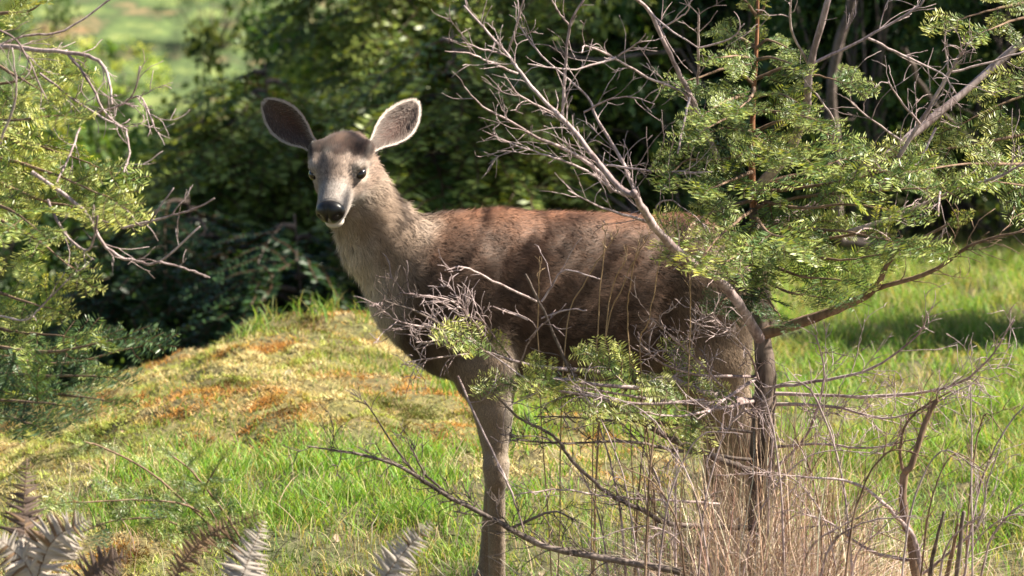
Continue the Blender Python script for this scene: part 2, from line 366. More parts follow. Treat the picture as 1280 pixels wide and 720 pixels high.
def spray_mesh(seed, L=.20, ns=6, nl=.036, wd=.0052, c0=(.05, .10, .03), c1=(.16, .22, .045), droop=.15, name='fir_spray'):
    global rng
    keep = rng; rng = np.random.default_rng(seed); out = []; W = Wood()
    c0 = np.array(c0); c1 = np.array(c1)
    ts = np.linspace(0, 1, 7); ax = np.stack([ts*L, .02*L*np.sin(ts*5+seed), -droop*L*ts**2], -1)
    W.tube(ax, .0022, .0009, 3)
    for i in range(6):
        pn = np.array([.1, 0, 1.]); needles_on(ax[i], ax[i+1], int(L/6/.0066)+1, nl, wd, pn, (c0, c0*(1-ts[i+1])+c1*ts[i+1]), out)
    for k in range(ns):
        t = .12+.8*k/ns+rng.normal(0, .02); i = min(int(t*6), 5); p = ax[i]+(ax[i+1]-ax[i])*(t*6-i)
        sgn = 1 if k % 2 else -1; l = L*(.62-.42*t)*rng.uniform(.8, 1.15); a = rng.uniform(.7, .95)
        e1 = p+l*.5*np.array([math.cos(a), sgn*math.sin(a), rng.normal(.02, .1)]); a -= .18
        e2 = e1+l*.5*np.array([math.cos(a), sgn*math.sin(a), rng.normal(-.12, .1)])
        W.tube(np.array([p, e1, e2]), .0014, .0007, 3)
        for q0, q1, s_ in ((p, e1, 0), (e1, e2, .5)):
            pn = np.array([rng.normal(0, .12), rng.normal(0, .2), 1.]); pn /= np.linalg.norm(pn)
            m_ = max(4, int(np.linalg.norm(q1-q0)/.0068)); needles_on(q0, q1, m_, nl*.92, wd, pn, (c0*(1-s_)+c1*s_, c0*(.5-s_/2)+c1*(.5+s_/2)), out)
    V = np.concatenate([v for v, _ in out]); C = np.concatenate([c for _, c in out]); n = len(V)//4; b = np.arange(n)[:, None]*4
    F = np.concatenate([b+[0, 1, 2], b+[0, 2, 3]]); 
    WV = np.concatenate(W.V); f = np.array(W.F); q = f[f[:, 2] != f[:, 3]]; tt = f[f[:, 2] == f[:, 3]][:, :3]
    WF = np.concatenate([q[:, [0, 1, 2]], q[:, [0, 2, 3]], tt])+len(V)
    V = np.concatenate([V, WV]); F = np.concatenate([F, WF]); C = np.concatenate([C, np.tile([[.14, .08, .045]], (len(WV), 1))])
    o = mk(name, V, F, M_needle, col=C, link=False); rng = keep; return o.data
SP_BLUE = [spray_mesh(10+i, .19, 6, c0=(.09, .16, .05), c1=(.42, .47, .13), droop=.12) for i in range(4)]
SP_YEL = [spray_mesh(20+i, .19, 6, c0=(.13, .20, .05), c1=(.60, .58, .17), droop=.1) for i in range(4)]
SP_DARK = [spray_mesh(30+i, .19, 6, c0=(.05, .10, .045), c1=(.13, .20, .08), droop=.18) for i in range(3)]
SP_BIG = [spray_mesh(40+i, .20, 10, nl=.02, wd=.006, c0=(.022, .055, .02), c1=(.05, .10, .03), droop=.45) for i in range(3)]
SP_MID = [spray_mesh(50+i, .20, 9, nl=.024, wd=.006, c0=(.07, .13, .035), c1=(.36, .42, .09), droop=.3) for i in range(3)]  # brighter needles, sunlight on the background conifers put into their colour
def frame(origin, dr, up, sc):
    x_ = Vector(dr).normalized(); z_ = Vector(up); z_ = (z_-x_*z_.dot(x_)).normalized(); y_ = z_.cross(x_)
    M = Matrix((x_, y_, z_)).transposed().to_4x4()*1.0
    M = Matrix.Translation(Vector(origin)) @ M @ Matrix.Diagonal((sc[0], sc[1], sc[2], 1)) if not np.isscalar(sc) else Matrix.Translation(Vector(origin)) @ M @ Matrix.Scale(sc, 4)
    return M
def bough(parent, pts, d0, d1, r0, sprays, size=.9, step=.055, start=.25, name='bough', mat=None, end=True, upv=(0, -.9, 1), side=1.0, r1=1.5, tw=0, worldpts=None, rollsd=.42, lsz=(.7, 1.15)):
    c = trace(pts, d0, d1, .002) if worldpts is None else worldpts
    W = Wood(); W.tube(c, r0*PX/2, r1*PX/2, 6, .05)
    if tw: W.twigs(c, .003, tw, .07, 1)
    b = W.build(name, mat or M_bough, parent)
    seg = np.linalg.norm(np.diff(c, axis=0), axis=1); cum = np.concatenate([[0], np.cumsum(seg)]); L = cum[-1]
    big = 1.22 if (size > .52 and worldpts is None) else 1; size = size*big; s = start*L; k = 0; step = step*(3.5 if parent is FIR and big > 1 else 2.1 if big > 1 else 1.35)
    while s < L*.98:
        i = min(np.searchsorted(cum, s)-1, len(c)-2); i = max(i, 0); p = c[i]+(c[i+1]-c[i])*((s-cum[i])/seg[i])
        ax = (c[i+1]-c[i])/seg[i]; up = np.array(upv)+rng.normal(0, rollsd, 3); up /= np.linalg.norm(up)
        sd = np.cross(up, ax); sd /= np.linalg.norm(sd); t = s/L
        dr = ax*rng.uniform(.5, .9)+sd*(1 if k % 2 else -1)*side*rng.uniform(.6, 1)+rng.normal(0, .12, 3)
        place(sprays[rng.integers(len(sprays))], 'spray', frame(p, dr, up, size*rng.uniform(*lsz)*(1-.35*t)), b)
        s += step*rng.uniform(.6, 1.3); k += 1
    if end: place(sprays[0], 'spray', frame(c[-1]-(c[-1]-c[-2])*.3, c[-1]-c[-2], upv, size*.85), b)
    return b
GZ = lambda d, px: gh((px-640)/FOC*d, d)

# ---- the young fir standing in front of the deer's rump
dT = 11.45; bx = (955-640)/FOC*dT; FIR = thing('young_fir_tree', 'young fir with a reddish leader standing in front of the deer\'s rump', 'fir tree', (bx, dT, gh(bx, dT)-.02))
W = Wood(); base = np.array([bx, dT, gh(bx, dT)-.05])
tp = catmull([base, P(953, 560, dT), P(957, 470, dT), P(950, 400, dT), P(946, 340, dT), P(942, 260, dT)], 6)
W.tube(tp, 18*PX, 5*PX, 12, .05); W.build('trunk', M_bark, FIR)
W = Wood(); W.tube(trace([(942, 262), (940, 200), (942, 120), (946, 50), (948, -40)], dT, dT, .001), 4.5*PX, 1.6*PX, 8, .03); W.build('leader', woodmat('reddish_young_bark', (.16, .07, .035), (.36, .17, .09), 90), FIR)
bl, ye, dk = SP_BLUE, SP_YEL, SP_DARK; mixs = SP_BLUE+SP_YEL[:2]
for pts, d1, s_, sz, st in [
    ([(945, 60), (925, 48), (905, 42)], 11.5, bl, .45, .04), ([(946, 60), (960, 50), (985, 60)], 11.4, bl, .45, .04),
    ([(945, 20), (935, 5), (925, -5)], 11.4, ye, .3, .03), ([(947, 20), (955, 8), (960, -5)], 11.4, ye, .3, .03),
    ([(943, 75), (920, 70), (900, 72)], 11.3, bl, .55, .035), ([(943, 75), (965, 72), (990, 80)], 11.2, bl, .55, .035), ([(943, 140), (915, 145), (885, 160)], 11.1, mixs, .65, .035),
    ([(943, 140), (975, 140), (1020, 150)], 11.1, bl, .65, .035), ([(943, 110), (940, 120), (925, 135)], 10.95, bl, .6, .03), ([(943, 170), (955, 180), (985, 190)], 10.95, mixs, .7, .035),
    ([(941, 260), (1010, 245), (1080, 240), (1150, 235)], 11.25, bl, .85, .04), ([(944, 300), (1020, 300), (1090, 290), (1130, 300)], 11.2, mixs, .85, .04),
    ([(942, 105), (915, 85), (880, 95), (862, 100)], 11.35, mixs, .6, .045), ([(942, 100), (980, 85), (1010, 92), (1045, 100)], 11.4, bl, .6, .045),
    ([(942, 120), (910, 125), (885, 140)], 11.1, bl, .6, .045), ([(942, 120), (975, 118), (1000, 130)], 11.05, mixs, .6, .045),
    ([(940, 165), (905, 160), (870, 175)], 11.3, bl, .7, .045), ([(941, 165), (985, 150), (1030, 165)], 11.35, bl, .7, .045),
    ([(940, 190), (900, 200), (860, 200), (845, 212)], 11.2, bl, .7, .045), ([(940, 185), (990, 190), (1015, 205)], 11.0, bl, .75, .045),
    ([(940, 215), (915, 225), (890, 235)], 10.95, bl, .75, .045), ([(940, 200), (945, 195), (960, 200)], 11.0, bl, .6, .04),
    ([(941, 250), (900, 262), (865, 280), (850, 300)], 11.1, ye, .8, .045), ([(941, 262), (905, 290), (880, 318)], 10.95, ye, .8, .045),
    ([(943, 240), (1000, 235), (1060, 225), (1100, 215)], 11.3, bl, .8, .045), ([(943, 250), (1000, 260), (1060, 255), (1110, 262)], 11.1, bl, .8, .045),
    ([(944, 275), (1000, 285), (1060, 290), (1110, 300)], 11.0, mixs, .85, .045), ([(944, 300), (990, 315), (1050, 325), (1100, 318)], 11.05, bl, .85, .045),
    ([(945, 325), (1000, 345), (1050, 350)], 11.1, bl, .8, .045), ([(945, 345), (985, 365), (1030, 372)], 11.15, dk, .7, .045),  # dark sprays close to the trunk hold its shade in their colour
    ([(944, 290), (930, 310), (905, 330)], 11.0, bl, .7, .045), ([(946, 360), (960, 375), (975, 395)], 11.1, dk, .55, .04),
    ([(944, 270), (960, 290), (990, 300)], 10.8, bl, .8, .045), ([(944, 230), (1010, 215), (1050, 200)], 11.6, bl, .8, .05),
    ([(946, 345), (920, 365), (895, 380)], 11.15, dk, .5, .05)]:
    bough(FIR, pts, dT, d1, 5, s_, sz, st, start=.12)
bough(FIR, [(945, 420), (992, 406), (1058, 381), (1093, 362), (1116, 323), (1186, 280)], dT, 11.1, 16, ye, .5, .11, start=.55, tw=4, r1=3)
dead(FIR, [(1093, 362), (1167, 338), (1221, 303), (1300, 285)], 11.25, 11.0, 8, 2.5, M_bough, tw=7, ln=.12)
dead(FIR, [(1116, 325), (1113, 300), (1085, 285), (1070, 292)], 11.2, 11.1, 4, 2, tw=4, ln=.06)
# low live bough reaching left across the flank
bough(FIR, [(945, 505), (880, 492), (835, 473), (804, 481), (757, 466), (679, 459), (640, 450), (598, 436)], dT, 10.9, 12, ye, .78, .05, start=.2, mat=M_dead, upv=(0, -.8, .7), rollsd=.45, lsz=(.6, 1.1))
bough(FIR, [(945, 500), (880, 505), (820, 500), (760, 490), (700, 480)], dT, 11.0, 7, ye+bl[:1], .78, .05, start=.15, mat=M_dead, upv=(0, -.8, .7), rollsd=.45)
bough(FIR, [(800, 485), (740, 480), (690, 472), (650, 478)], 11.1, 10.95, 5, ye, .7, .05, start=.1, mat=M_dead, upv=(0, -.8, .7), rollsd=.45)
bough(FIR, [(880, 500), (800, 505), (740, 495), (670, 480), (610, 440)], 11.1, 10.9, 4, ye, .7, .055, start=.1, mat=M_dead, upv=(0, -.9, .6), rollsd=.45)
bough(FIR, [(950, 500), (900, 510), (850, 520), (800, 515)], dT, 10.95, 5, ye, .7, .055, start=.2, mat=M_dead, upv=(0, -.9, .6), rollsd=.45)
# the large weathered branch arching up and left, with its forks
for k, (pts, d0, d1, r0, r1, tw) in enumerate([
    ([(950, 425), (921, 377), (890, 342), (866, 330), (835, 302), (812, 275), (792, 240)], 11.3, 10.75, 13, 8.5, 3),
    ([(795, 245), (777, 237), (747, 203), (720, 167), (687, 133), (650, 90), (633, 67), (580, 7)], 10.75, 10.9, 10, 3, 5),
    ([(655, -5), (645, 35), (635, 65)][::-1], 11.15, 11.05, 4, 2.5, 4), ([(632, 68), (605, 62), (578, 53)], 11.13, 11.1, 3.5, 2, 5),
    ([(647, 92), (617, 80), (587, 67), (556, 64)], 11.15, 11.0, 4, 1.6, 6), ([(703, 147), (707, 87), (712, 32), (732, -5)], 11.2, 11.1, 5.5, 3, 4),
    ([(711, 32), (698, 15), (688, -5)], 11.15, 11.1, 3, 2, 3), ([(765, 240), (747, 213), (707, 187), (673, 173), (640, 153), (603, 133), (580, 108)], 11.25, 11.0, 7, 2, 7),
    ([(785, 245), (767, 238), (733, 213), (693, 197), (650, 183), (603, 163)], 11.25, 11.1, 5, 1.6, 8),
    ([(797, 250), (793, 238), (777, 200), (747, 150), (733, 120), (677, 70), (650, 33)], 11.25, 11.4, 7, 2, 5),
    ([(722, 170), (693, 143), (650, 120), (630, 93)], 11.2, 11.0, 4.5, 1.8, 6), ([(865, 152), (857, 118), (810, 97), (767, 72), (733, 57), (727, 66)], 11.35, 11.1, 5, 2, 4),
    ([(770, 72), (743, 80), (713, 87), (660, 80)], 11.2, 11.1, 4, 2, 4), ([(773, 70), (795, 55), (807, 42)], 11.2, 11.1, 3, 1.5, 3),
    ([(820, 285), (808, 277), (753, 260), (710, 238)], 11.25, 11.0, 6, 2, 5), ([(845, 310), (820, 262), (838, 250), (850, 258)], 11.25, 11.1, 4, 1.5, 6),
    ([(747, 205), (800, 212), (850, 215), (890, 215)], 11.3, 11.1, 4, 1.5, 5), ([(730, 140), (760, 125), (790, 122), (818, 130)], 11.25, 11.1, 3, 1.4, 4)]):
    dead(FIR, pts, d0, d1, r0, r1, tw=tw*1.5, ln=.09, name='dead_branch', depth=1 if k else 0)
for pts, d0, d1, r0, r1, tw in [
    ([(905, 215), (877, 150), (860, 113), (837, 67), (810, 12), (786, -6)], 11.4, 11.15, 9, 5, 3), ([(812, 14), (835, 35), (873, 60)], 11.2, 11.1, 3.5, 2, 3),
    ([(872, 105), (873, 60), (873, 18)], 11.3, 11.1, 4.5, 3, 5), ([(874, 60), (910, 50), (930, 30)], 11.2, 11.1, 3, 2, 3), ([(827, 35), (857, 17), (862, 5)], 11.2, 11.1, 3, 1.6, 4),
    ([(940, 240), (981, 196), (1006, 142), (1014, 79), (1037, -8)], dT, 11.1, 14, 7, 2), ([(1010, 80), (989, 37), (989, -6)], 11.2, 11.0, 4, 3, 3),
    ([(1012, 82), (1081, 48), (1143, 12), (1160, -8)], 11.25, 11.2, 5, 3, 5), ([(1085, 48), (1127, 69), (1177, 92), (1195, 117)], 11.2, 11.2, 4, 2, 5),
    ([(940, 290), (1010, 262), (1068, 221), (1127, 179), (1202, 117), (1310, 25)], dT, 11.6, 13, 9, 2),
    ([(1100, 235), (1152, 150), (1189, 87), (1206, 62)], 11.5, 11.3, 8, 2.5, 8), ([(1186, 92), (1181, 46), (1189, 37)], 11.4, 11.3, 3, 2, 3),
    ([(1150, 155), (1125, 125), (1110, 102)], 11.4, 11.3, 4, 2, 4), ([(1127, 176), (1085, 146), (1056, 121)], 11.5, 11.4, 4, 1.6, 8),
    ([(1060, 290), (1114, 273), (1185, 242), (1247, 221), (1290, 200)], 11.3, 11.2, 7, 3, 8), ([(1039, 180), (1043, 154), (1020, 117)], 11.3, 11.2, 4, 3, 2),
    ([(862, 122), (855, 155), (847, 192)], 11.2, 11.1, 4, 2.5, 1), ([(1190, 90), (1230, 80), (1285, 62)], 11.4, 11.4, 4, 2.5, 3),
    ([(1170, 160), (1150, 200), (1130, 215)], 11.5, 11.4, 4, 2, 4), ([(1175, 240), (1173, 270)], 11.2, 11.1, 4, 2, 4)]:
    dead(FIR, pts, d0, d1, r0, r1, tw=tw*1.4, ln=.10)
# dead twigs low on the fir, over the flank and the thicket
for pts, d0, d1, r0, r1, tw in [
    ([(720, 470), (710, 459), (679, 388), (657, 343)], 11.05, 10.9, 5, 3, 1), ([(671, 377), (616, 351), (580, 334), (556, 338)], 10.95, 10.8, 3.5, 1.8, 2),
    ([(677, 377), (690, 358), (706, 338), (750, 349)], 10.95, 10.9, 3, 1.8, 2), ([(660, 400), (616, 383)], 10.95, 10.9, 2.5, 1.8, 2), ([(677, 398), (710, 387), (733, 388)], 11, 10.9, 2.5, 1.6, 2),
    ([(640, 452), (589, 427), (530, 394), (478, 375)], 11.0, 10.8, 5, 1.8, 7), ([(620, 445), (575, 418), (500, 402), (470, 380)], 11.0, 10.8, 4, 1.8, 7),
    ([(625, 448), (590, 400), (560, 375), (500, 366)], 11.0, 10.85, 4, 1.6, 8), ([(600, 432), (560, 425), (520, 428)], 11.0, 10.85, 3, 1.6, 7), ([(610, 440), (560, 445), (505, 453)], 11.0, 10.85, 3, 1.6, 6),
    ([(640, 450), (610, 410), (595, 390)], 11.0, 10.85, 3.5, 2, 6), ([(650, 455), (665, 420), (685, 400)], 11.0, 10.85, 2.5, 1.6, 4),
    ([(945, 660), (840, 655), (805, 638), (761, 617), (716, 576), (692, 545), (647, 521), (603, 476)], 11.3, 10.95, 9, 3, 3),
    ([(940, 590), (840, 549), (790, 520), (744, 497), (705, 490)], 11.35, 11.0, 11, 4, 5), ([(940, 575), (840, 562), (788, 552), (709, 554), (640, 550)], 11.35, 11.0, 6, 2.5, 6),
    ([(940, 540), (840, 531), (760, 524), (668, 521)], 11.35, 11.1, 5, 2, 6), ([(900, 630), (830, 625), (764, 621), (702, 612), (651, 617)], 11.3, 11.0, 4, 2, 5),
    ([(572, 470), (606, 545), (640, 617), (655, 665)], 10.9, 10.85, 3.5, 2.5, 1)]:
    dead(FIR, pts, d0, d1, r0, r1, M_dead if r0 < 5 else M_dead2, tw=tw*1.6, ln=.08, depth=2)
for pts, d0, d1, r0, r1, tw in [
    ([(955, 485), (1020, 477), (1090, 460), (1145, 420), (1160, 395)], dT, 11.2, 6, 2, 6), ([(955, 492), (1100, 495), (1190, 482), (1235, 450), (1268, 400)], dT, 11.1, 6, 2, 6),
    ([(955, 505), (1040, 508), (1120, 522), (1215, 480)], dT, 11.1, 6, 2, 6), ([(950, 470), (880, 470), (830, 455), (800, 430)], dT, 11.1, 5, 2, 7),
    ([(950, 530), (900, 480), (860, 440), (815, 400)], dT, 11.1, 5, 2, 6), ([(950, 480), (935, 440), (890, 395)], dT, 11.1, 4, 2, 7), ([(950, 470), (905, 500), (885, 515)], dT, 11.0, 6, 3, 6),
    ([(955, 560), (1020, 555), (1090, 560), (1160, 545)], dT, 11.1, 5, 2, 6), ([(955, 600), (1010, 540), (1030, 470), (1020, 420)], dT, 11.2, 5, 2, 5)]:
    dead(FIR, pts, d0, d1, r0, r1, M_dead, tw=tw*1.6, ln=.10, depth=2)

# ---- fir beyond the right edge whose boughs reach in
dR = 11.7; rx = (1420-640)/FOC*dR
FR = thing('fir_tree', 'fir beyond the right edge whose yellow green boughs hang into the frame', 'fir tree', (rx, dR, gh(rx, dR)))
W = Wood(); W.tube(catmull([[rx, dR, gh(rx, dR)-.05], [rx+.02, dR, 1.2], [rx, dR+.02, 2.4], [rx, dR, 3.3]], 6), .055, .012, 10, .04); W.build('trunk', M_bark, FR)
for pts, d1, s_, sz in [([(1420, 150), (1300, 165), (1220, 180), (1150, 190)], 11.5, ye, .85), ([(1420, 190), (1300, 205), (1210, 205), (1140, 215)], 11.3, mixs, .85),
    ([(1420, 100), (1320, 110), (1265, 125), (1210, 150)], 11.6, ye, .85), ([(1420, -20), (1300, 0), (1250, 10), (1205, 22)], 11.5, ye, .7), ([(1420, 10), (1290, 20), (1235, 38)], 11.4, bl, .6),
    ([(1420, 230), (1320, 235), (1250, 228)], 11.3, bl, .8), ([(1420, 60), (1340, 80), (1285, 95)], 11.5, ye, .8)]:
    bough(FR, pts, dR, d1, 6, s_, sz, .045, start=.3)
for hz in (2.4, 2.7, 3.0):
    for a in range(5):
        q = np.array([rx, dR, hz]); an = a*1.26+hz*3; r_ = .9-(hz-2.4)*.6
        bough(FR, None, 0, 0, 5, ye+bl, .9, .08, start=.15, worldpts=catmull([q, q+[math.cos(an)*r_*.5, math.sin(an)*r_*.5, .05], q+[math.cos(an)*r_, math.sin(an)*r_, -.05]], 4))

# ---- fir beyond the left edge
dL = 10.9; lx = (-190-640)/FOC*dL
FL = thing('fir_tree', 'fir at the left edge with yellow green upper boughs, dark low ones and bare twigs', 'fir tree', (lx, dL, gh(lx, dL)))
W = Wood(); W.tube(catmull([[lx, dL, gh(lx, dL)-.05], [lx+.02, dL, 1.0], [lx, dL+.02, 1.9], [lx, dL, 2.7]], 6), .06, .015, 10, .04); W.build('trunk', M_bark, FL)
for pts, d1, s_, sz in [
    ([(-190, 40), (-40, 20), (30, 15), (50, 5)], 10.6, ye, .7), ([(-190, 80), (-40, 70), (20, 95), (45, 110)], 10.5, ye, .75), ([(-190, 120), (-60, 110), (0, 105), (60, 95)], 10.7, ye, .7),
    ([(-190, 170), (-40, 190), (60, 215), (130, 245)], 10.4, ye, .85), ([(-190, 190), (-40, 215), (50, 250), (120, 262)], 10.6, ye, .85), ([(-190, 150), (-40, 165), (40, 180), (115, 205)], 10.7, mixs, .8),
    ([(-190, 250), (-50, 260), (30, 290), (90, 335)], 10.4, ye, .7), ([(-190, 230), (-50, 240), (10, 262), (45, 285)], 10.2, bl, .75), ([(-190, 330), (-50, 350), (10, 370), (60, 385)], 10.4, ye, .65),
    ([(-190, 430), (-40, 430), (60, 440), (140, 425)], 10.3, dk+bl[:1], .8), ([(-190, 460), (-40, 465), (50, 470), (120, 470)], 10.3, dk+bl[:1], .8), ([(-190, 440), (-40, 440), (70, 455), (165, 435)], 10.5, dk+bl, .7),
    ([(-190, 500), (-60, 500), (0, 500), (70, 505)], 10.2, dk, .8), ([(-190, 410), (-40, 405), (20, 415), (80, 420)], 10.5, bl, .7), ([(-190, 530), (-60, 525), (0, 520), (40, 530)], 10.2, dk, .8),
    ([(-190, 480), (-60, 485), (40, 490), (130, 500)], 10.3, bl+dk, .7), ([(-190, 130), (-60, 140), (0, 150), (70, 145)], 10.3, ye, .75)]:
    bough(FL, pts, dL, d1, 7, s_, sz, .045, start=.35)
for pts, d0, d1, r0, r1, tw in [
    ([(-60, 58), (0, 58), (43, 62), (110, 70), (133, 90), (140, 130)], 10.7, 10.5, 9, 3, 4), ([(82, 63), (110, 100), (133, 143), (160, 163)], 10.6, 10.5, 4.5, 2.5, 6),
    ([(50, 92), (100, 130), (153, 160)], 10.6, 10.5, 3.5, 2.5, 5), ([(145, -6), (80, 38), (30, 45), (-10, 60)], 10.7, 10.7, 3, 4, 2), ([(120, 142), (163, 123), (175, 83)], 10.6, 10.5, 3, 2.5, 3),
    ([(163, 123), (177, 123), (192, 157)], 10.6, 10.5, 2.5, 3, 9), ([(40, 215), (105, 263), (133, 310), (172, 327), (200, 327), (250, 283)], 10.5, 10.3, 6, 2.5, 4),
    ([(200, 327), (230, 335), (262, 347)], 10.3, 10.3, 3, 2, 2), ([(60, 250), (80, 290), (111, 313), (122, 270)], 10.5, 10.3, 4, 3, 3), ([(130, 250), (155, 260), (180, 282), (217, 235)], 10.4, 10.3, 4, 2, 3),
    ([(155, 285), (208, 271), (240, 262), (268, 248)], 10.4, 10.3, 3.5, 2, 2), ([(158, 163), (162, 190), (155, 215)], 10.5, 10.4, 3, 2.5, 9), ([(0, 395), (30, 400), (50, 385), (84, 350)], 10.4, 10.3, 3, 2, 3),
    ([(0, 180), (20, 120), (15, 60)], 10.4, 10.3, 4, 2, 4), ([(100, 160), (85, 200), (70, 230)], 10.6, 10.5, 3.5, 2.5, 5), ([(-20, 30), (20, 50), (45, 95), (60, 130)], 10.4, 10.4, 3, 2, 6)]:
    dead(FL, pts, d0, d1, r0, r1, tw=tw*1.5, ln=.07)
for hz in (1.9, 2.2, 2.5):
    for a in range(5):
        q = np.array([lx, dL, hz]); an = a*1.26+hz*3; r_ = .6-(hz-1.9)*.5
        bough(FL, None, 0, 0, 5, ye+bl, .9, .08, start=.15, worldpts=catmull([q, q+[math.cos(an)*r_*.5, math.sin(an)*r_*.5, .05], q+[math.cos(an)*r_, math.sin(an)*r_, -.05]], 4))

# ---- small things on the ground, near left
q0 = P(300, 650, 10.6); SB = thing('fir_seedling', 'low sprawling fir seedling in the grass behind the dead fern fronds', 'fir seedling', (q0[0], q0[1], gh(q0[0], q0[1])))
for pts, sz in [([(330, 720), (250, 640), (180, 625), (95, 628)], .55), ([(330, 720), (280, 640), (240, 590), (215, 570)], .5), ([(330, 720), (220, 655), (150, 650), (100, 665)], .55),
                ([(330, 720), (200, 600), (130, 560), (105, 552)], .4), ([(330, 720), (270, 650), (255, 615), (270, 585)], .45)]:
    bough(SB, pts, 10.6, 10.4, 3, bl+dk[:1], sz, .028, start=.25, mat=M_bough)
q0 = P(600, 640, 10.9)
FB = thing('fallen_branch', 'fallen grey branch with bare twigs lying in front of the deer\'s foreleg', 'branch', (q0[0], q0[1], gh(q0[0], q0[1])))
for pts, r0, r1, tw in [([(850, 715), (771, 700), (692, 686), (647, 666), (599, 640), (555, 617), (500, 583), (441, 566)], 11.5, 4, 9), ([(441, 566), (420, 563), (385, 558)], 4, 2, 9),
                    ([(520, 595), (495, 560), (455, 500)], 4, 2, 5), ([(640, 660), (690, 640), (720, 650)], 5, 2, 10), ([(560, 618), (530, 590), (515, 560)], 4, 2, 10)]:
    dead(FB, pts, 10.95, 10.8, r0, r1, M_dead2, tw=tw*1.6, ln=.07, depth=2)
DS = P(1135, 640, 11.1); DS = thing('dead_shrub', 'leafless brown shrub with crooked stems at the right of the straw thicket', 'dead shrub', (DS[0], DS[1], gh(DS[0], DS[1])-.01))
for pts, r0, r1, tw, mt in [([(1150, 760), (1140, 680), (1130, 645), (1130, 595), (1140, 580), (1160, 520), (1172, 500)], 13, 5, 3, M_bough), ([(1132, 600), (1125, 560), (1140, 520), (1190, 488)], 6, 2, 5, M_bough),
    ([(1150, 740), (1145, 680), (1120, 645), (1070, 605), (995, 595)], 9, 3, 5, M_dead), ([(1190, 760), (1195, 720), (1205, 640)], 9, 6, 1, M_dead2), ([(1160, 760), (1165, 700), (1180, 640)], 8, 4, 1, M_dead2), ([(1175, 760), (1190, 690), (1198, 655)], 8, 4, 1, M_bough),
    ([(1140, 700), (1090, 690), (1040, 655), (1000, 640)], 6, 2, 5, M_dead), ([(1150, 720), (1220, 660), (1235, 600), (1250, 560)], 4, 2, 3, M_dead)]:
    dead(DS, pts, 11.1, 11.0, r0, r1, mt, tw=tw*1.6, ln=.09, depth=2)

for _ in range(34):     # thin arching shoots through the straw
    a = rng.uniform(760, 1230); e = a+rng.uniform(-190, 190); t_ = rng.uniform(470, 660); d_ = rng.uniform(10.85, 11.4)
    dead(DS, [(a, 745), (a+(e-a)*.15, 740-(740-t_)*.55), (a+(e-a)*.5, t_+15), (e, t_+rng.uniform(-25, 45))], d_, d_-.1, rng.uniform(2.5, 4.5), 1.5, M_dead if rng.random() < .7 else M_bough, tw=6, ln=.07, depth=1)
# ---- thicket of dry stems
n = 2300; px = rng.normal(960, 85, n); px[:1000] = rng.uniform(660, 1270, 1000); d = rng.uniform(10.75, 11.75, n)
x = (px-640)/FOC*d; h = rng.uniform(.2, .70, n)*np.exp(-((px-960)/190)**2)*1.1+.14*rng.random(n)+.08
sc = pickcol(n, [[.44, .31, .22], [.58, .46, .32], [.26, .17, .12], [.70, .60, .47]], [.34, .26, .25, .15])
a_ = blades(x, d, h, .0019+.0016*rng.random(n), .05+.95*rng.random(n)**2, sc, segs=5, kink=.012)
n = 3400; px = rng.normal(980, 185, n); d = rng.uniform(10.8, 11.6, n); x = (px-640)/FOC*d      # bent and fallen ones
h = rng.uniform(.1, .45, n); sc = pickcol(n, [[.42, .30, .22], [.52, .40, .27], [.6, .5, .42]], [.4, .35, .25])
b_ = blades(x, d, h, .0024+.002*rng.random(n), .9+.8*rng.random(n), sc, segs=4, kink=.03, z=terrain(x, d)+rng.uniform(0, .22, n)*np.exp(-((px-980)/150)**2))
n = 1600; px = rng.uniform(-20, 1300, n); d = rng.uniform(10.8, 13.5, n); x = (px-640)/FOC*d
c_ = blades(x, d, rng.uniform(.05, .2, n), .0018+.0015*rng.random(n), .1+.9*rng.random(n), pickcol(n, [[.42, .30, .2], [.5, .42, .28]], [.5, .5]), segs=4, kink=.02)
n = 4200; px = rng.normal(930, 190, n); d = rng.uniform(10.9, 11.7, n); x = (px-640)/FOC*d     # grey tangle low around the foot
e_ = blades(x, d, rng.uniform(.08, .32, n), .0022+.0016*rng.random(n), .6+1.3*rng.random(n), pickcol(n, [[.45, .37, .34], [.55, .47, .42], [.25, .18, .14]], [.4, .4, .2]), segs=5, kink=.05, z=terrain(x, d)+rng.uniform(0, .34, n)*np.exp(-((px-930)/200)**2))
V, F, C = join([a_, b_, c_, e_])
o = mk('dry_stems', V, F, M_straw, col=C); o['kind'] = 'stuff'; tag(o, 'thicket of pinkish straw coloured dry stems around the young fir\'s foot', 'dry stems')
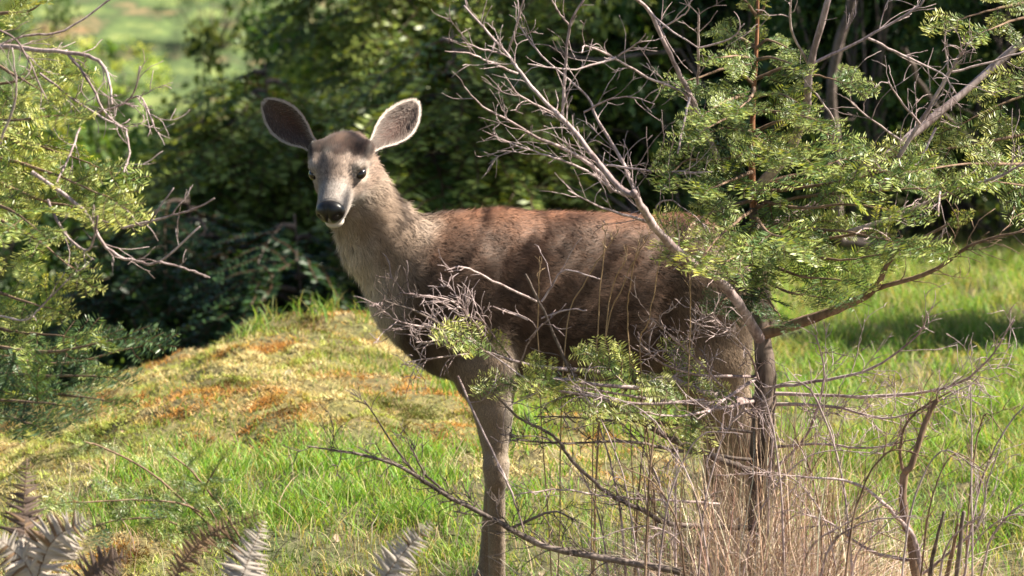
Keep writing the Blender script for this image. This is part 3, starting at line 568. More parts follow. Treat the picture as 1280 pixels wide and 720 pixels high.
# single tall stems standing before the flank
for pts in [[(700, 770), (702, 435), (733, 349), (772, 291)], [(748, 770), (751, 447), (757, 291)], [(745, 770), (751, 459), (780, 353), (812, 294)], [(800, 770), (804, 463), (812, 396), (827, 310)],
            [(760, 770), (757, 408), (783, 320)], [(672, 770), (673, 443), (675, 334)], [(862, 770), (862, 459), (862, 342)], [(785, 770), (783, 440), (787, 360), (800, 300)]]:
    W = Wood(); pts = [(pts[0][0]+rng.uniform(-30, 30), 770)]+[(pts[1][0]+rng.uniform(-6, 6), pts[1][1])]+pts[2:]; c = trace(pts, 11.25, 11.0, .004, 6); b0 = c[0].copy()
    W.tube(c, .0022, .0012, 4)
    for s_ in (.86, .9, .94, .97, .99):
        i = int(s_*len(c)); W.tube(catmull([c[i], c[i]+[rng.normal(0, .004), 0, .015], c[i]+[rng.normal(0, .012), rng.normal(0, .01), .028]], 3), .0012, .0005, 3)
    o = W.build('grass_stem', M_straw); me = o.data; at = me.color_attributes.new('Col', 'FLOAT_COLOR', 'POINT'); at.data.foreach_set('color', np.tile(np.array([.42, .29, .17, 1], np.float32), len(me.vertices)))
    tag(o, 'tall thin straw coloured grass stem rising in front of the deer\'s flank', 'grass stem', 'tall dry stems in front of the deer\'s flank')

# ---- dead fern fronds in the near left corner
def pinna_mesh(curl, name='pinna'):
    n = 5; V = []
    for i in range(n+1):
        t = i/n; w_ = .11*(1-t)**.6*(1 if i < n else 0)+.005; yv = math.sin(t*curl)*.35
        V += [(t, -w_, -yv*t), (t+.03, 0, -yv*t+.05), (t, w_, -yv*t)]
    F = []
    for i in range(n):
        a = 3*i; F += [(a, a+1, a+4), (a, a+4, a+3), (a+1, a+2, a+5), (a+1, a+5, a+4)]
    return V, F
PIN = {}
for key, cc in (('pale', (.46, .40, .35)), ('brown', (.22, .14, .085)), ('dark', (.15, .105, .085))):
    l = []
    for k in range(3):
        V, F = pinna_mesh(.6+.7*k); l.append(mk('pinna', np.array(V), F, M_fern, col=np.tile([cc], (len(V), 1))*(1+rng.normal(0, .12, (len(V), 1))), link=False).data)
    PIN[key] = l
def frond(parent, pts, d0, d1, kind, wmax, n, tipt=.08):
    c = trace(pts, d0, d1, .0005, 6); W = Wood(); W.tube(c, .0028, .0008, 5)
    f = W.build('frond', M_bough, parent); N2 = len(c)
    for i in range(n):
        t = tipt+(1-tipt)*i/(n-1)*.98; k = min(int(t*(N2-1)), N2-2); p = c[k]+(c[k+1]-c[k])*(t*(N2-1)-k); ax = c[k+1]-c[k]; ax /= np.linalg.norm(ax)
        nrm = np.array([rng.normal(.2, .15), -1, rng.normal(.3, .15)]); sd = np.cross(nrm, ax); sd /= np.linalg.norm(sd)
        l = wmax*math.sin(math.pi*min(1, (.22+.78*t)))**.7*rng.uniform(.85, 1.1)+.004
        for s_ in (1, -1):
            place(PIN[kind if rng.random() < .93 else 'brown'][rng.integers(3)], 'pinna', frame(p, sd*s_+ax*.35+np.array(rng.normal(0, .17, 3)), nrm, (l, l*.9, l)), f)
q0 = P(30, 760, 9.9)
FE = thing('dead_fern', 'withered fern with upright dark frond and pale curled fronds in the corner', 'fern', (q0[0], q0[1], gh(q0[0], q0[1])))
frond(FE, [(40, 790), (34, 700), (30, 640), (34, 572)], 9.9, 10.0, 'dark', .058, 36)
frond(FE, [(30, 790), (50, 710), (70, 672), (112, 648)], 9.9, 9.8, 'pale', .072, 34)
frond(FE, [(60, 790), (40, 720), (18, 690), (-10, 668)], 9.9, 9.8, 'pale', .055, 32)
frond(FE, [(70, 800), (105, 730), (130, 705), (160, 695)], 9.9, 9.8, 'dark', .05, 30)
q0 = P(230, 790, 9.9)
FE = thing('dead_fern', 'withered fern with an arching brown frond and a pale upright frond', 'fern', (q0[0], q0[1], gh(q0[0], q0[1])))
frond(FE, [(195, 790), (225, 710), (265, 668), (330, 640)], 9.9, 9.8, 'brown', .034, 40)
frond(FE, [(290, 800), (298, 740), (310, 700), (330, 650)], 9.85, 9.9, 'pale', .06, 38)
q0 = P(450, 790, 10)
FE = thing('dead_fern', 'single pale fern frond leaning up to the right below the foreleg', 'fern', (q0[0], q0[1], gh(q0[0], q0[1])))
frond(FE, [(455, 800), (480, 725), (505, 690), (540, 652)], 10.0, 10.0, 'pale', .052, 38)

# ---- fallen leaves on the knoll
def fallen_leaf(px, d, sz, col, label):
    x0 = (px-640)/FOC*d; z0 = gh(x0, d); n = 7; V = []; 
    for i in range(n):
        t = i/(n-1); w_ = .42*math.sin(math.pi*t**.8)+.01
        V += [(t-.5, -w_, .12*math.cos(t*5)+.12), (t-.5, 0, .12*math.cos(t*5)), (t-.5, w_, .12*math.cos(t*5)+.14)]
    F = []
    for i in range(n-1):
        a = 3*i; F += [(a, a+1, a+4, a+3), (a+1, a+2, a+5, a+4)]
    o = mk('fallen_leaf', np.array(V)*sz, F, M_fern, col=np.tile([col], (len(V), 1)), smooth=True)
    o.location = (x0, d, z0+sz*.35); o.rotation_euler = (rng.uniform(.5, 1.1), rng.uniform(-.4, .4), rng.uniform(-1, 1)); tag(o, label, 'leaf')
fallen_leaf(361, 14.7, .035, (.6, .48, .42), 'pale pinkish curled leaf on the orange moss of the knoll')
fallen_leaf(152, 14.2, .03, (.4, .26, .18), 'brown leaf on the moss near the left fir\'s dark boughs')
fallen_leaf(420, 12.6, .03, (.45, .33, .25), 'tan leaf in the grass left of the deer\'s foreleg')
fallen_leaf(680, 12.4, .03, (.5, .38, .3), 'tan leaf in the grass just right of the deer\'s foreleg')
x0 = (205-640)/FOC*15.; 
# ---------------------------------------------------------------- background wood and shrubs
def leafcloud(seed, n, rad, lsz, cols, ps, hollow=.45, name='leaves', flat=.3):
    r = np.random.default_rng(seed); nc = 60
    cc = r.normal(0, 1, (nc, 3)); cc /= np.linalg.norm(cc, axis=1)[:, None]; cc = cc*(hollow+(1-hollow)*r.random((nc, 1)))
    cc[:, 2] = np.where(cc[:, 2] < -.75, -.75, cc[:, 2]); ci = r.integers(nc, size=n)
    p = cc[ci]+r.normal(0, .085, (n, 3))*r.uniform(.6, 1.5, (nc, 1))[ci]; p = p*np.array(rad); dr = r.normal(0, 1, (n, 3)); dr[:, 2] -= flat; dr /= np.linalg.norm(dr, axis=1)[:, None]
    s = r.normal(0, 1, (n, 3)); s = np.cross(dr, s); s /= np.linalg.norm(s, axis=1)[:, None]
    l = lsz*(.6+.7*r.random(n))[:, None]
    V = np.stack([p, p+dr*l*.5-s*l*.3, p+dr*l, p+dr*l*.5+s*l*.3], 1).reshape(-1, 3)
    c = np.array(cols)[r.choice(len(cols), nc, p=ps)][ci]*(1+r.normal(0, .2, (n, 1))); C = np.repeat(c, 4, 0)
    b = np.arange(n)[:, None]*4; F = np.concatenate([b+[0, 1, 2], b+[0, 2, 3]])
    return mk(name, V, F, M_leaf, col=C, link=False).data, cc*np.array(rad)
LC = [leafcloud(60+i, (8500, 6000, 3600)[i], (1.05, .8, 1.0), (.034, .048, .075)[i], [[.12, .21, .035], [.29, .37, .07], [.48, .50, .11], [.03, .07, .02]], [.3, .22, .12, .36]) for i in range(3)]  # bright and near black clusters paint in sunlit leaves and shaded pockets
LD = [leafcloud(70+i, (7500, 4500)[i], (1.05, .8, 1.0), (.045, .07)[i], [[.05, .11, .03], [.10, .17, .04], [.20, .26, .06]], [.5, .35, .15]) for i in range(2)]  # darker leaf palette, shade of the dark shrubs put into its colours
def skel(cc, seed):
    global rng
    keep = rng; rng = np.random.default_rng(seed); W = Wood()
    for k in range(16):
        e = cc[k]; b = np.array([rng.normal(0, .1), rng.normal(0, .08), -1.05]); m_ = (b+e)/2+rng.normal(0, .12, 3); c = catmull([b, m_, e], 4); W.tube(c, .018, .004, 5); W.twigs(c, .006, 3, .3, 0)
    rng = keep
    V = np.concatenate(W.V); f = np.array(W.F); q = f[f[:, 2] != f[:, 3]]; t = f[f[:, 2] == f[:, 3]][:, :3]
    return mk('stems', V, np.concatenate([q[:, [0, 1, 2]], q[:, [0, 2, 3]], t]), M_dead2, link=False).data
SKL = [skel(c, 80+i) for i, (m_, c) in enumerate(LC)]; SKD = [skel(c, 90+i) for i, (m_, c) in enumerate(LD)]
USED = set()
def bush(px, d, s, kind, label, group, sz=1.0, dz=0):
    wh = [(60, 'behind the left fir'), (150, 'beyond the left fir\'s bare twigs'), (225, 'between the left fir and the deer'), (300, 'a little left of the deer\'s ears'), (375, 'behind the deer\'s left hand ear'), (450, 'behind the deer\'s head'), (540, 'above the deer\'s neck'), (600, 'above the deer\'s shoulder'), (680, 'above the middle of the deer\'s back'), (770, 'behind the bare twigs'), (860, 'left of the young fir\'s top'), (960, 'straight behind the young fir'), (1060, 'just right of the young fir'), (1160, 'behind the slanting grey branch'), (1240, 'near the right edge'), (2000, 'at the right edge')]
    label = label+', '+next(t for m_, t in wh if px <= m_)
    if label in USED: label += ', farther back'
    if label in USED: label = label.replace('farther', 'farthest')
    if label in USED: label = label.replace('pale green', 'rearmost pale green')
    USED.add(label)
    x0 = (px-640)/FOC*d; z0 = gh(x0, d); k = rng.integers(3 if kind == 'l' else 2)
    b = thing('shrub', label, 'shrub', (x0, d, z0+dz), group); b.rotation_euler.z = rng.random()*6.28
    b.scale = (s, s, s*sz)
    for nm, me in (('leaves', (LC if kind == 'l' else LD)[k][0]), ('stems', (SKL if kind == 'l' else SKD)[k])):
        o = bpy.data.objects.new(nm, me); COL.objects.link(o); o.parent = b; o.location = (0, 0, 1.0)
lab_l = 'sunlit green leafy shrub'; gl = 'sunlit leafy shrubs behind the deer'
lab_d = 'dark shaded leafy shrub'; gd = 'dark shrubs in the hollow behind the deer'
for px, d, s, zz in [(390, 21.5, .7, .95), (470, 22.5, .95, 1.2), (560, 20.5, .85, 1.15), (640, 22, 1.0, 1.2), (720, 21, .85, 1.2), (330, 24, .6, .85), (520, 25, 1.1, 1.3), (620, 26, 1.2, 1.4), (430, 27, 1.0, 1.25), (730, 25, 1.2, 1.4)]:
    bush(px, d, s, 'l', lab_l, gl, zz)
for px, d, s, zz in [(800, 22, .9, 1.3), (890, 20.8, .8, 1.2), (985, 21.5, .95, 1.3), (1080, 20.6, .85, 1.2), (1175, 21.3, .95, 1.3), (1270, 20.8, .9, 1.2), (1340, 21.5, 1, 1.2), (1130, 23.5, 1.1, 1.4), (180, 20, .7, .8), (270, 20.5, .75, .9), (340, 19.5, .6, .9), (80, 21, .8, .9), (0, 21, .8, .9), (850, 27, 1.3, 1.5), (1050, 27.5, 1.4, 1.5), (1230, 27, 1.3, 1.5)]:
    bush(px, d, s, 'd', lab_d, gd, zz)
gm = 'pale blurred shrubs on the far slope at the top left'
for px, d, s, zz in [(120, 25, 1.0, 1.0), (-60, 24, 1.1, 1.1), (-220, 26, 1.2, 1.2), (-20, 32, .9, 1.0), (205, 24.5, .95, 1.0), (250, 26, .6, .7), (310, 27, .7, .95), (170, 27, .6, .9), (95, 30, .6, .7), (210, 31, .5, .7), (360, 28, .9, 1.1), (130, 34, .5, .6), (270, 36, .5, .7), (40, 27, .8, .9)]:
    bush(px, d, s, 'l', 'pale green shrub on the far slope', gm, zz)
# big dark conifers: trunk, boughs hung with large drooping sprays
def conifer(x0, y0, hgt, rb, label, group=None, low=.8, n=46, trunk=.16, sparse=1.0, sp=None):
    sp = sp or SP_BIG
    t = thing('conifer_tree', label, 'conifer', (x0, y0, gh(x0, y0)-.1), group); z0 = gh(x0, y0)
    W = Wood(); W.tube(catmull([[x0, y0, z0-.3], [x0+.05, y0, z0+hgt*.5], [x0, y0, z0+hgt]], 8), trunk*.8, .004, 10, .03); W.build('trunk', M_bark, t)
    for k in range(n):
        h = low+(hgt-low)*(k/n)**1.1; r_ = rb*(1-.85*(h-low)/(hgt-low))*rng.uniform(.75, 1.1); an = k*2.4+rng.normal(0, .2)
        q = np.array([x0, y0, z0+h]); dv = np.array([math.cos(an), math.sin(an), 0])
        c = catmull([q, q+dv*r_*.5+[0, 0, .06*r_], q+dv*r_-[0, 0, .22*r_]], 4)
        W = Wood(); W.tube(c, .018, .005, 5); b = W.build('bough', M_bark, t); 
        m_ = max(3, int(r_/.28*sparse)); 
        for i in range(m_):
            u_ = .2+.8*(i+rng.random()*.6)/m_; j = min(int(u_*(len(c)-1)), len(c)-2); p = c[j]+(c[j+1]-c[j])*(u_*(len(c)-1)-j)
            sd = np.cross([0, 0, 1], dv)*(1 if i % 2 else -1)
            place(sp[rng.integers(3)], 'spray', frame(p, dv*.6+sd*.8+np.array([0, 0, -.35]), (0, 0, 1), rng.uniform(2.4, 3.8)), b)
conifer(-1.55, 20.6, 1.7, 1.0, 'dark drooping conifer in the shaded hollow at the left', low=.3, n=34, trunk=.04)
conifer(-1.0, 19.8, 1.6, .8, 'small dark conifer in the hollow just left of the deer\'s head', low=.2, n=26, trunk=.03)
for cx, cy, hh, rr, lb in [(-1.28, 22.4, 2.3, .9, 'mid green feathery conifer just left of the deer\'s ears'), (-.28, 20.2, 2.5, .8, 'feathery sunlit conifer right behind the deer\'s shoulder'), (.25, 21.2, 3.0, .85, 'feathery conifer above the deer\'s back behind the bare twigs'), (-.7, 24.5, 3.4, 1.1, 'tall feathery conifer rising behind the deer\'s head')]:
    conifer(cx, cy, hh, rr, lb, low=.3, n=44, trunk=.05, sp=SP_MID)
gcn = 'tall dark conifers behind the fir at the right'  # trees past the right edge are unseen, added to shade the background
for i, (cx, cy, hh, rr) in enumerate([(1.7, 28.5, 9, 2.2), (3.6, 27.5, 10, 2.4), (5.6, 25.5, 9, 2.3), (7.8, 27, 10, 2.4), (.2, 31, 9, 2.2), (4.6, 22.0, 8, 1.9), (4.2, 20.3, 6.0, 1.5), (3.1, 23.2, 5.2, 1.4), (2.9, 25.6, 5.6, 1.4), (1.2, 21.8, 2.9, .9)]):
    conifer(cx, cy, hh, rr, ['tall dark conifer far back behind the young fir\'s right side', 'unseen tall conifer past the right edge, added to shade the hollow', 'unseen tall conifer well beyond the right edge, added for shade', 'outermost unseen conifer far beyond the right edge, added for shade', 'farthest tall conifer, behind the bare twigs above the deer\'s back', 'unseen tall conifer just beyond the right edge, added for shade', 'nearest unseen conifer past the right edge, added to shade the background', 'dark conifer at the right edge, added to shade the hollow', 'dark conifer behind the right fir\'s upper boughs', 'low dark conifer straight behind the young fir\'s trunk'][i], gcn, low=.6, n=44)
conifer(3.25, 16.9, 2.1, .5, 'small fir beyond the right edge that shades the grass', low=.2, n=26, trunk=.04)
# bare stems in the background thicket
gB = 'bare branches in the thicket behind the deer'
for bi, (pts, d, r0, r1) in enumerate([([(530, 155), (600, 185), (680, 215), (760, 245)], 20, 6, 5), ([(560, 90), (640, 115), (700, 150), (790, 165)], 20.5, 5, 4), ([(525, 205), (570, 198), (600, 195)], 20, 4, 3), ([(520, 270), (600, 266), (700, 262)], 19.5, 4, 3),
                       ([(1065, 0), (1040, 100), (1045, 200), (1050, 300)], 19, 12, 14), ([(1130, 60), (1160, 120), (1200, 160)], 19, 7, 4), ([(690, 60), (740, 75), (850, 62)], 20, 6, 4)]):
    W = Wood(); c = trace(pts, d, d+.4, .01); W.tube(c, r0*d/FOC/2, r1*d/FOC/2, 6, .05); W.twigs(c, .006, 2.5, .3, 1)
    # carry the stem on down to the ground so that it stands
    e = c[-1]; gz = gh(e[0]+.5, e[1]+.1); W.tube(catmull([e, e+[.3, .1, (gz-e[2])*.5], [e[0]+.5, e[1]+.1, gz-.05]], 4), r1*d/FOC/2, r1*d/FOC/2*1.2, 6, .05)
    o = W.build('bare_branch', M_dead2); tag(o, ['bare stem slanting down right from the deer\'s right hand ear', 'bare stem behind the twigs high above the deer\'s back', 'short bare stem beside the deer\'s right hand ear', 'level bare stem just above the deer\'s withers', 'thick upright grey stem behind the slanting branch at right', 'bare stem leaning near the top right behind the slanting branch', 'bare stem crossing high up behind the fanning dead twigs'][bi], 'branch', gB)

# ---------------------------------------------------------------- THE DEER
PR = []      # primitives: a, b, ra, rb, sideways squash, blend, tag
def rc(a, b, ra, rb, sy=1., k=.03, tg='body'):
    PR.append((np.array(a, float), np.array(b, float), ra, rb, sy, k, tg))
def D(px, py, dy): return P(px, py, DD+dy)
u = PX
rc(D(585, 372, .02), D(760, 372, .12), 98*u, 96*u, .68, .05)
rc(D(565, 330, .03), D(615, 322, .04), 56*u, 54*u, .55, .06)
rc(D(640, 345, .06), D(850, 347, .17), 76*u, 73*u, .78, .05)
rc(D(850, 352, .17), D(884, 368, .20), 76*u, 68*u, .85, .05)
rc(D(650, 405, .05), D(835, 408, .15), 64*u, 60*u, .8, .05)
rc(D(524, 370, .01), D(565, 415, .01), 56*u, 48*u, .8, .05, 'chest')
rc(D(565, 375, -.05), D(605, 462, -.07), 54*u, 37*u, .6, .04, 'shoulder')
rc(D(605, 462, -.07), D(617, 520, -.07), 35*u, 22*u, .75, .03, 'leg')
rc(D(617, 520, -.07), D(621, 572, -.07), 22*u, 13*u, .85, .02, 'leg')
rc(D(620, 584, -.07), D(621, 598, -.07), 16.5*u, 14*u, 1, .02, 'leg')
def foot(px, d, z_extra=0): x_ = (px-640)/FOC*d; return np.array([x_, d, gh(x_, d)])
def lower(knee, d, pxf, rk, rl, fwd=-.035):
    f = foot(pxf, d); fet = f+[.01, 0, .075]; pas = f+[fwd*.6, 0, .045]
    rc(knee, fet, rk, rl, 1, .015, 'leg'); rc(fet, fet+[.002, 0, -.012], rl*1.2, rl*1.15, 1, .015, 'leg'); rc(fet, pas, rl*1.05, rl*.95, 1, .012, 'leg')
    return f
hoofs = []
hoofs.append(lower(D(620, 598, -.07), DD-.07, 617, 11*u, 10*u))
rc(D(565, 385, .10), D(610, 465, .12), 46*u, 36*u, .6, .04, 'shoulder')
rc(D(610, 465, .12), D(619, 540, .12), 34*u, 20*u, .8, .03, 'leg'); rc(D(619, 540, .12), D(618, 590, .12), 18*u, 13*u, 1, .02, 'leg')
hoofs.append(lower(D(618, 590, .12), DD+.12, 602, 10.5*u, 9.5*u))
rc(D(445, 243, -.06), D(478, 300, -.01), 36*u, 46*u, .8, .03, 'neck')
rc(D(478, 302, -.01), D(530, 350, .02), 46*u, 72*u, .75, .04, 'neck')
rc(D(515, 335, .0), D(560, 328, .03), 50*u, 50*u, .6, .04, 'neck')
rc(D(875, 380, .10), D(888, 452, .09), 72*u, 48*u, .55, .04, 'thigh')
rc(D(888, 452, .09), D(925, 535, .12), 42*u, 22*u, .7, .03, 'leg'); rc(D(925, 535, .12), D(930, 552, .12), 21*u, 19*u, .9, .02, 'leg')
hoofs.append(lower(D(930, 552, .12), DD+.12, 914, 18*u, 14*u))
rc(D(868, 385, .28), D(868, 452, .30), 66*u, 46*u, .55, .04, 'thigh')
rc(D(868, 452, .30), D(895, 530, .30), 40*u, 22*u, .7, .03, 'leg'); rc(D(895, 530, .30), D(898, 545, .30), 21*u, 18*u, .9, .02, 'leg')
hoofs.append(lower(D(898, 545, .30), DD+.30, 885, 18*u, 14*u))
rc(D(935, 335, .22), D(950, 400, .24), 17*u, 12*u, 1, .02, 'tail')
# head
th, ya = math.radians(40), math.radians(-13)
HF = np.array([math.sin(ya)*math.cos(th), -math.cos(ya)*math.cos(th), -math.sin(th)])
HS = np.array([math.cos(ya), math.sin(ya), .04]); HS -= HF*HS.dot(HF); HS /= np.linalg.norm(HS)
HU = np.cross(HS, HF)*1.0
if HU[2] < 0: HU = -HU
HO = D(426, 214, -.13)
def H(f, s, up): return HO+HF*f+HS*s+HU*up
rc(H(-.05, 0, -.012), H(.0, 0, -.002), .065, .063, 1, .02, 'head')
rc(H(.0, 0, .005), H(.125, 0, -.014), .060, .036, 1, .03, 'head')
rc(H(.10, 0, -.012), H(.145, 0, -.016), .037, .033, 1, .015, 'muzzle')
rc(H(-.03, 0, -.05), H(.125, 0, -.045), .045, .022, 1, .02, 'jaw')
for s in (-1, 1):
    rc(H(-.035, .035*s, -.035), H(.03, .026*s, -.03), .046, .036, 1, .02, 'head')
    rc(H(-.02, .061*s, .030), H(.022, .059*s, .034), .026, .017, 1, .015, 'head')
    rc(H(.015, .052*s, -.012), H(.05, .036*s, -.018), .020, .020, 1, .015, 'head')
    rc(H(-.05, .045*s, .028), H(-.052, .072*s, .040), .032, .017, 1, .03, 'head')
    rc(H(.135, .018*s, -.004), H(.143, .018*s, -.012), .020, .02, 1, .01, 'muzzle')
rc(H(-.06, 0, -.02), D(450, 250, -.05), .07, .075, 1, .03, 'neck')
CARVE = [(H(.068, .064*s, -.002), .018) for s in (-1, 1)]+[(H(.03, .078*s, .008), .012) for s in (-1, 1)]
def rcd(p, a, b, ra, rb, sy):
    ba = b-a; L2 = max(ba.dot(ba), 1e-9); t = np.clip((p-a) @ ba/L2, 0, 1); c = a+t[:, None]*ba
    q = p-c; q[:, 1] /= sy; return (np.linalg.norm(q, axis=1)-(ra+(rb-ra)*t))
lo = np.min([np.minimum(a-ra, b-rb) for a, b, ra, rb, *_ in PR], 0)-.05; hi = np.max([np.maximum(a+ra, b+rb) for a, b, ra, rb, *_ in PR], 0)+.05
VS = .0068; dims = np.ceil((hi-lo)/VS).astype(int)
axs = [lo[i]+VS*np.arange(dims[i]) for i in range(3)]; G = np.full(dims, .5, np.float32)
for a, b, ra, rb, sy, k, tg in PR:
    r_ = max(ra, rb)+k+.02; l_ = np.minimum(a, b)-r_; h_ = np.maximum(a, b)+r_
    i0 = np.maximum(((l_-lo)/VS).astype(int), 0); i1 = np.minimum(((h_-lo)/VS).astype(int)+1, dims)
    sub = np.meshgrid(*[axs[j][i0[j]:i1[j]] for j in range(3)], indexing='ij'); p = np.stack([s.ravel() for s in sub], -1)
    d_ = rcd(p, a, b, ra, rb, sy).reshape(sub[0].shape).astype(np.float32); sl_ = tuple(slice(i0[j], i1[j]) for j in range(3)); g_ = G[sl_]
    hh = np.clip(.5+.5*(g_-d_)/k, 0, 1); G[sl_] = g_*(1-hh)+d_*hh-k*hh*(1-hh)
for c_, r_ in CARVE:
    i0 = ((c_-r_-.03-lo)/VS).astype(int); i1 = ((c_+r_+.03-lo)/VS).astype(int)+1
    sub = np.meshgrid(*[axs[j][i0[j]:i1[j]] for j in range(3)], indexing='ij'); d_ = r_-np.sqrt(sum((sub[j]-c_[j])**2 for j in range(3))); sl_ = tuple(slice(i0[j], i1[j]) for j in range(3)); g_ = G[sl_]; k = .014
    hh = np.clip(.5-.5*(g_-d_)/k, 0, 1); G[sl_] = g_*(1-hh)+d_*hh+k*hh*(1-hh)
def surface_nets(G, lo, vs):
    S = G < 0; nx, ny, nz = G.shape
    c = np.zeros((nx-1, ny-1, nz-1), int)
    for i in (0, 1):
        for j in (0, 1):
            for k in (0, 1): c += S[i:nx-1+i, j:ny-1+j, k:nz-1+k]
    act = (c > 0) & (c < 8); idx = -np.ones(act.shape, int); cells = np.argwhere(act); idx[act] = np.arange(len(cells))
    acc = np.zeros((len(cells), 3)); cnt = np.zeros(len(cells)); cor = [np.array([i, j, k]) for i in (0, 1) for j in (0, 1) for k in (0, 1)]
    for A in cor:
        for ax in range(3):
            if A[ax]: continue
            B = A.copy(); B[ax] = 1; a = cells+A; b = cells+B; va = G[a[:, 0], a[:, 1], a[:, 2]]; vb = G[b[:, 0], b[:, 1], b[:, 2]]
            m_ = (va < 0) != (vb < 0); t = va[m_]/(va[m_]-vb[m_]); acc[m_] += A+(B-A)*t[:, None]; cnt[m_] += 1
    V = lo+(cells+acc/cnt[:, None])*vs; Fs = []
    for ax in range(3):
        s0 = [slice(1, -1)]*3; s1 = [slice(1, -1)]*3; s0[ax] = slice(0, -1); s1[ax] = slice(1, None)
        a = S[tuple(s0)]; b = S[tuple(s1)]; e = np.argwhere(a != b); flip = a[tuple(e.T)]
        off = np.ones(3, int); off[ax] = 0; e = e+off; u_, v_ = (ax+1) % 3, (ax+2) % 3; du = np.eye(3, dtype=int)[u_]; dv = np.eye(3, dtype=int)[v_]
        q = np.stack([idx[tuple((e-du-dv).T)], idx[tuple((e-dv).T)], idx[tuple(e.T)], idx[tuple((e-du).T)]], 1)
        q[~flip] = q[~flip][:, ::-1]; Fs.append(q)
    return V, np.concatenate(Fs)
V, F = surface_nets(G, lo, VS)
for _ in range(2):    # light smoothing
    s = np.zeros_like(V); c = np.zeros(len(V))
    for k in range(4):
        np.add.at(s, F[:, k], V[F[:, (k+1) % 4]]); np.add.at(s, F[:, (k+1) % 4], V[F[:, k]]); np.add.at(c, F[:, k], 1); np.add.at(c, F[:, (k+1) % 4], 1)
    V = V*.5+.5*s/c[:, None]
fn = np.cross(V[F[:, 2]]-V[F[:, 0]], V[F[:, 3]]-V[F[:, 1]]); VN = np.zeros_like(V)
for k in range(4): np.add.at(VN, F[:, k], fn)
VN /= np.linalg.norm(VN, axis=1)[:, None]+1e-12
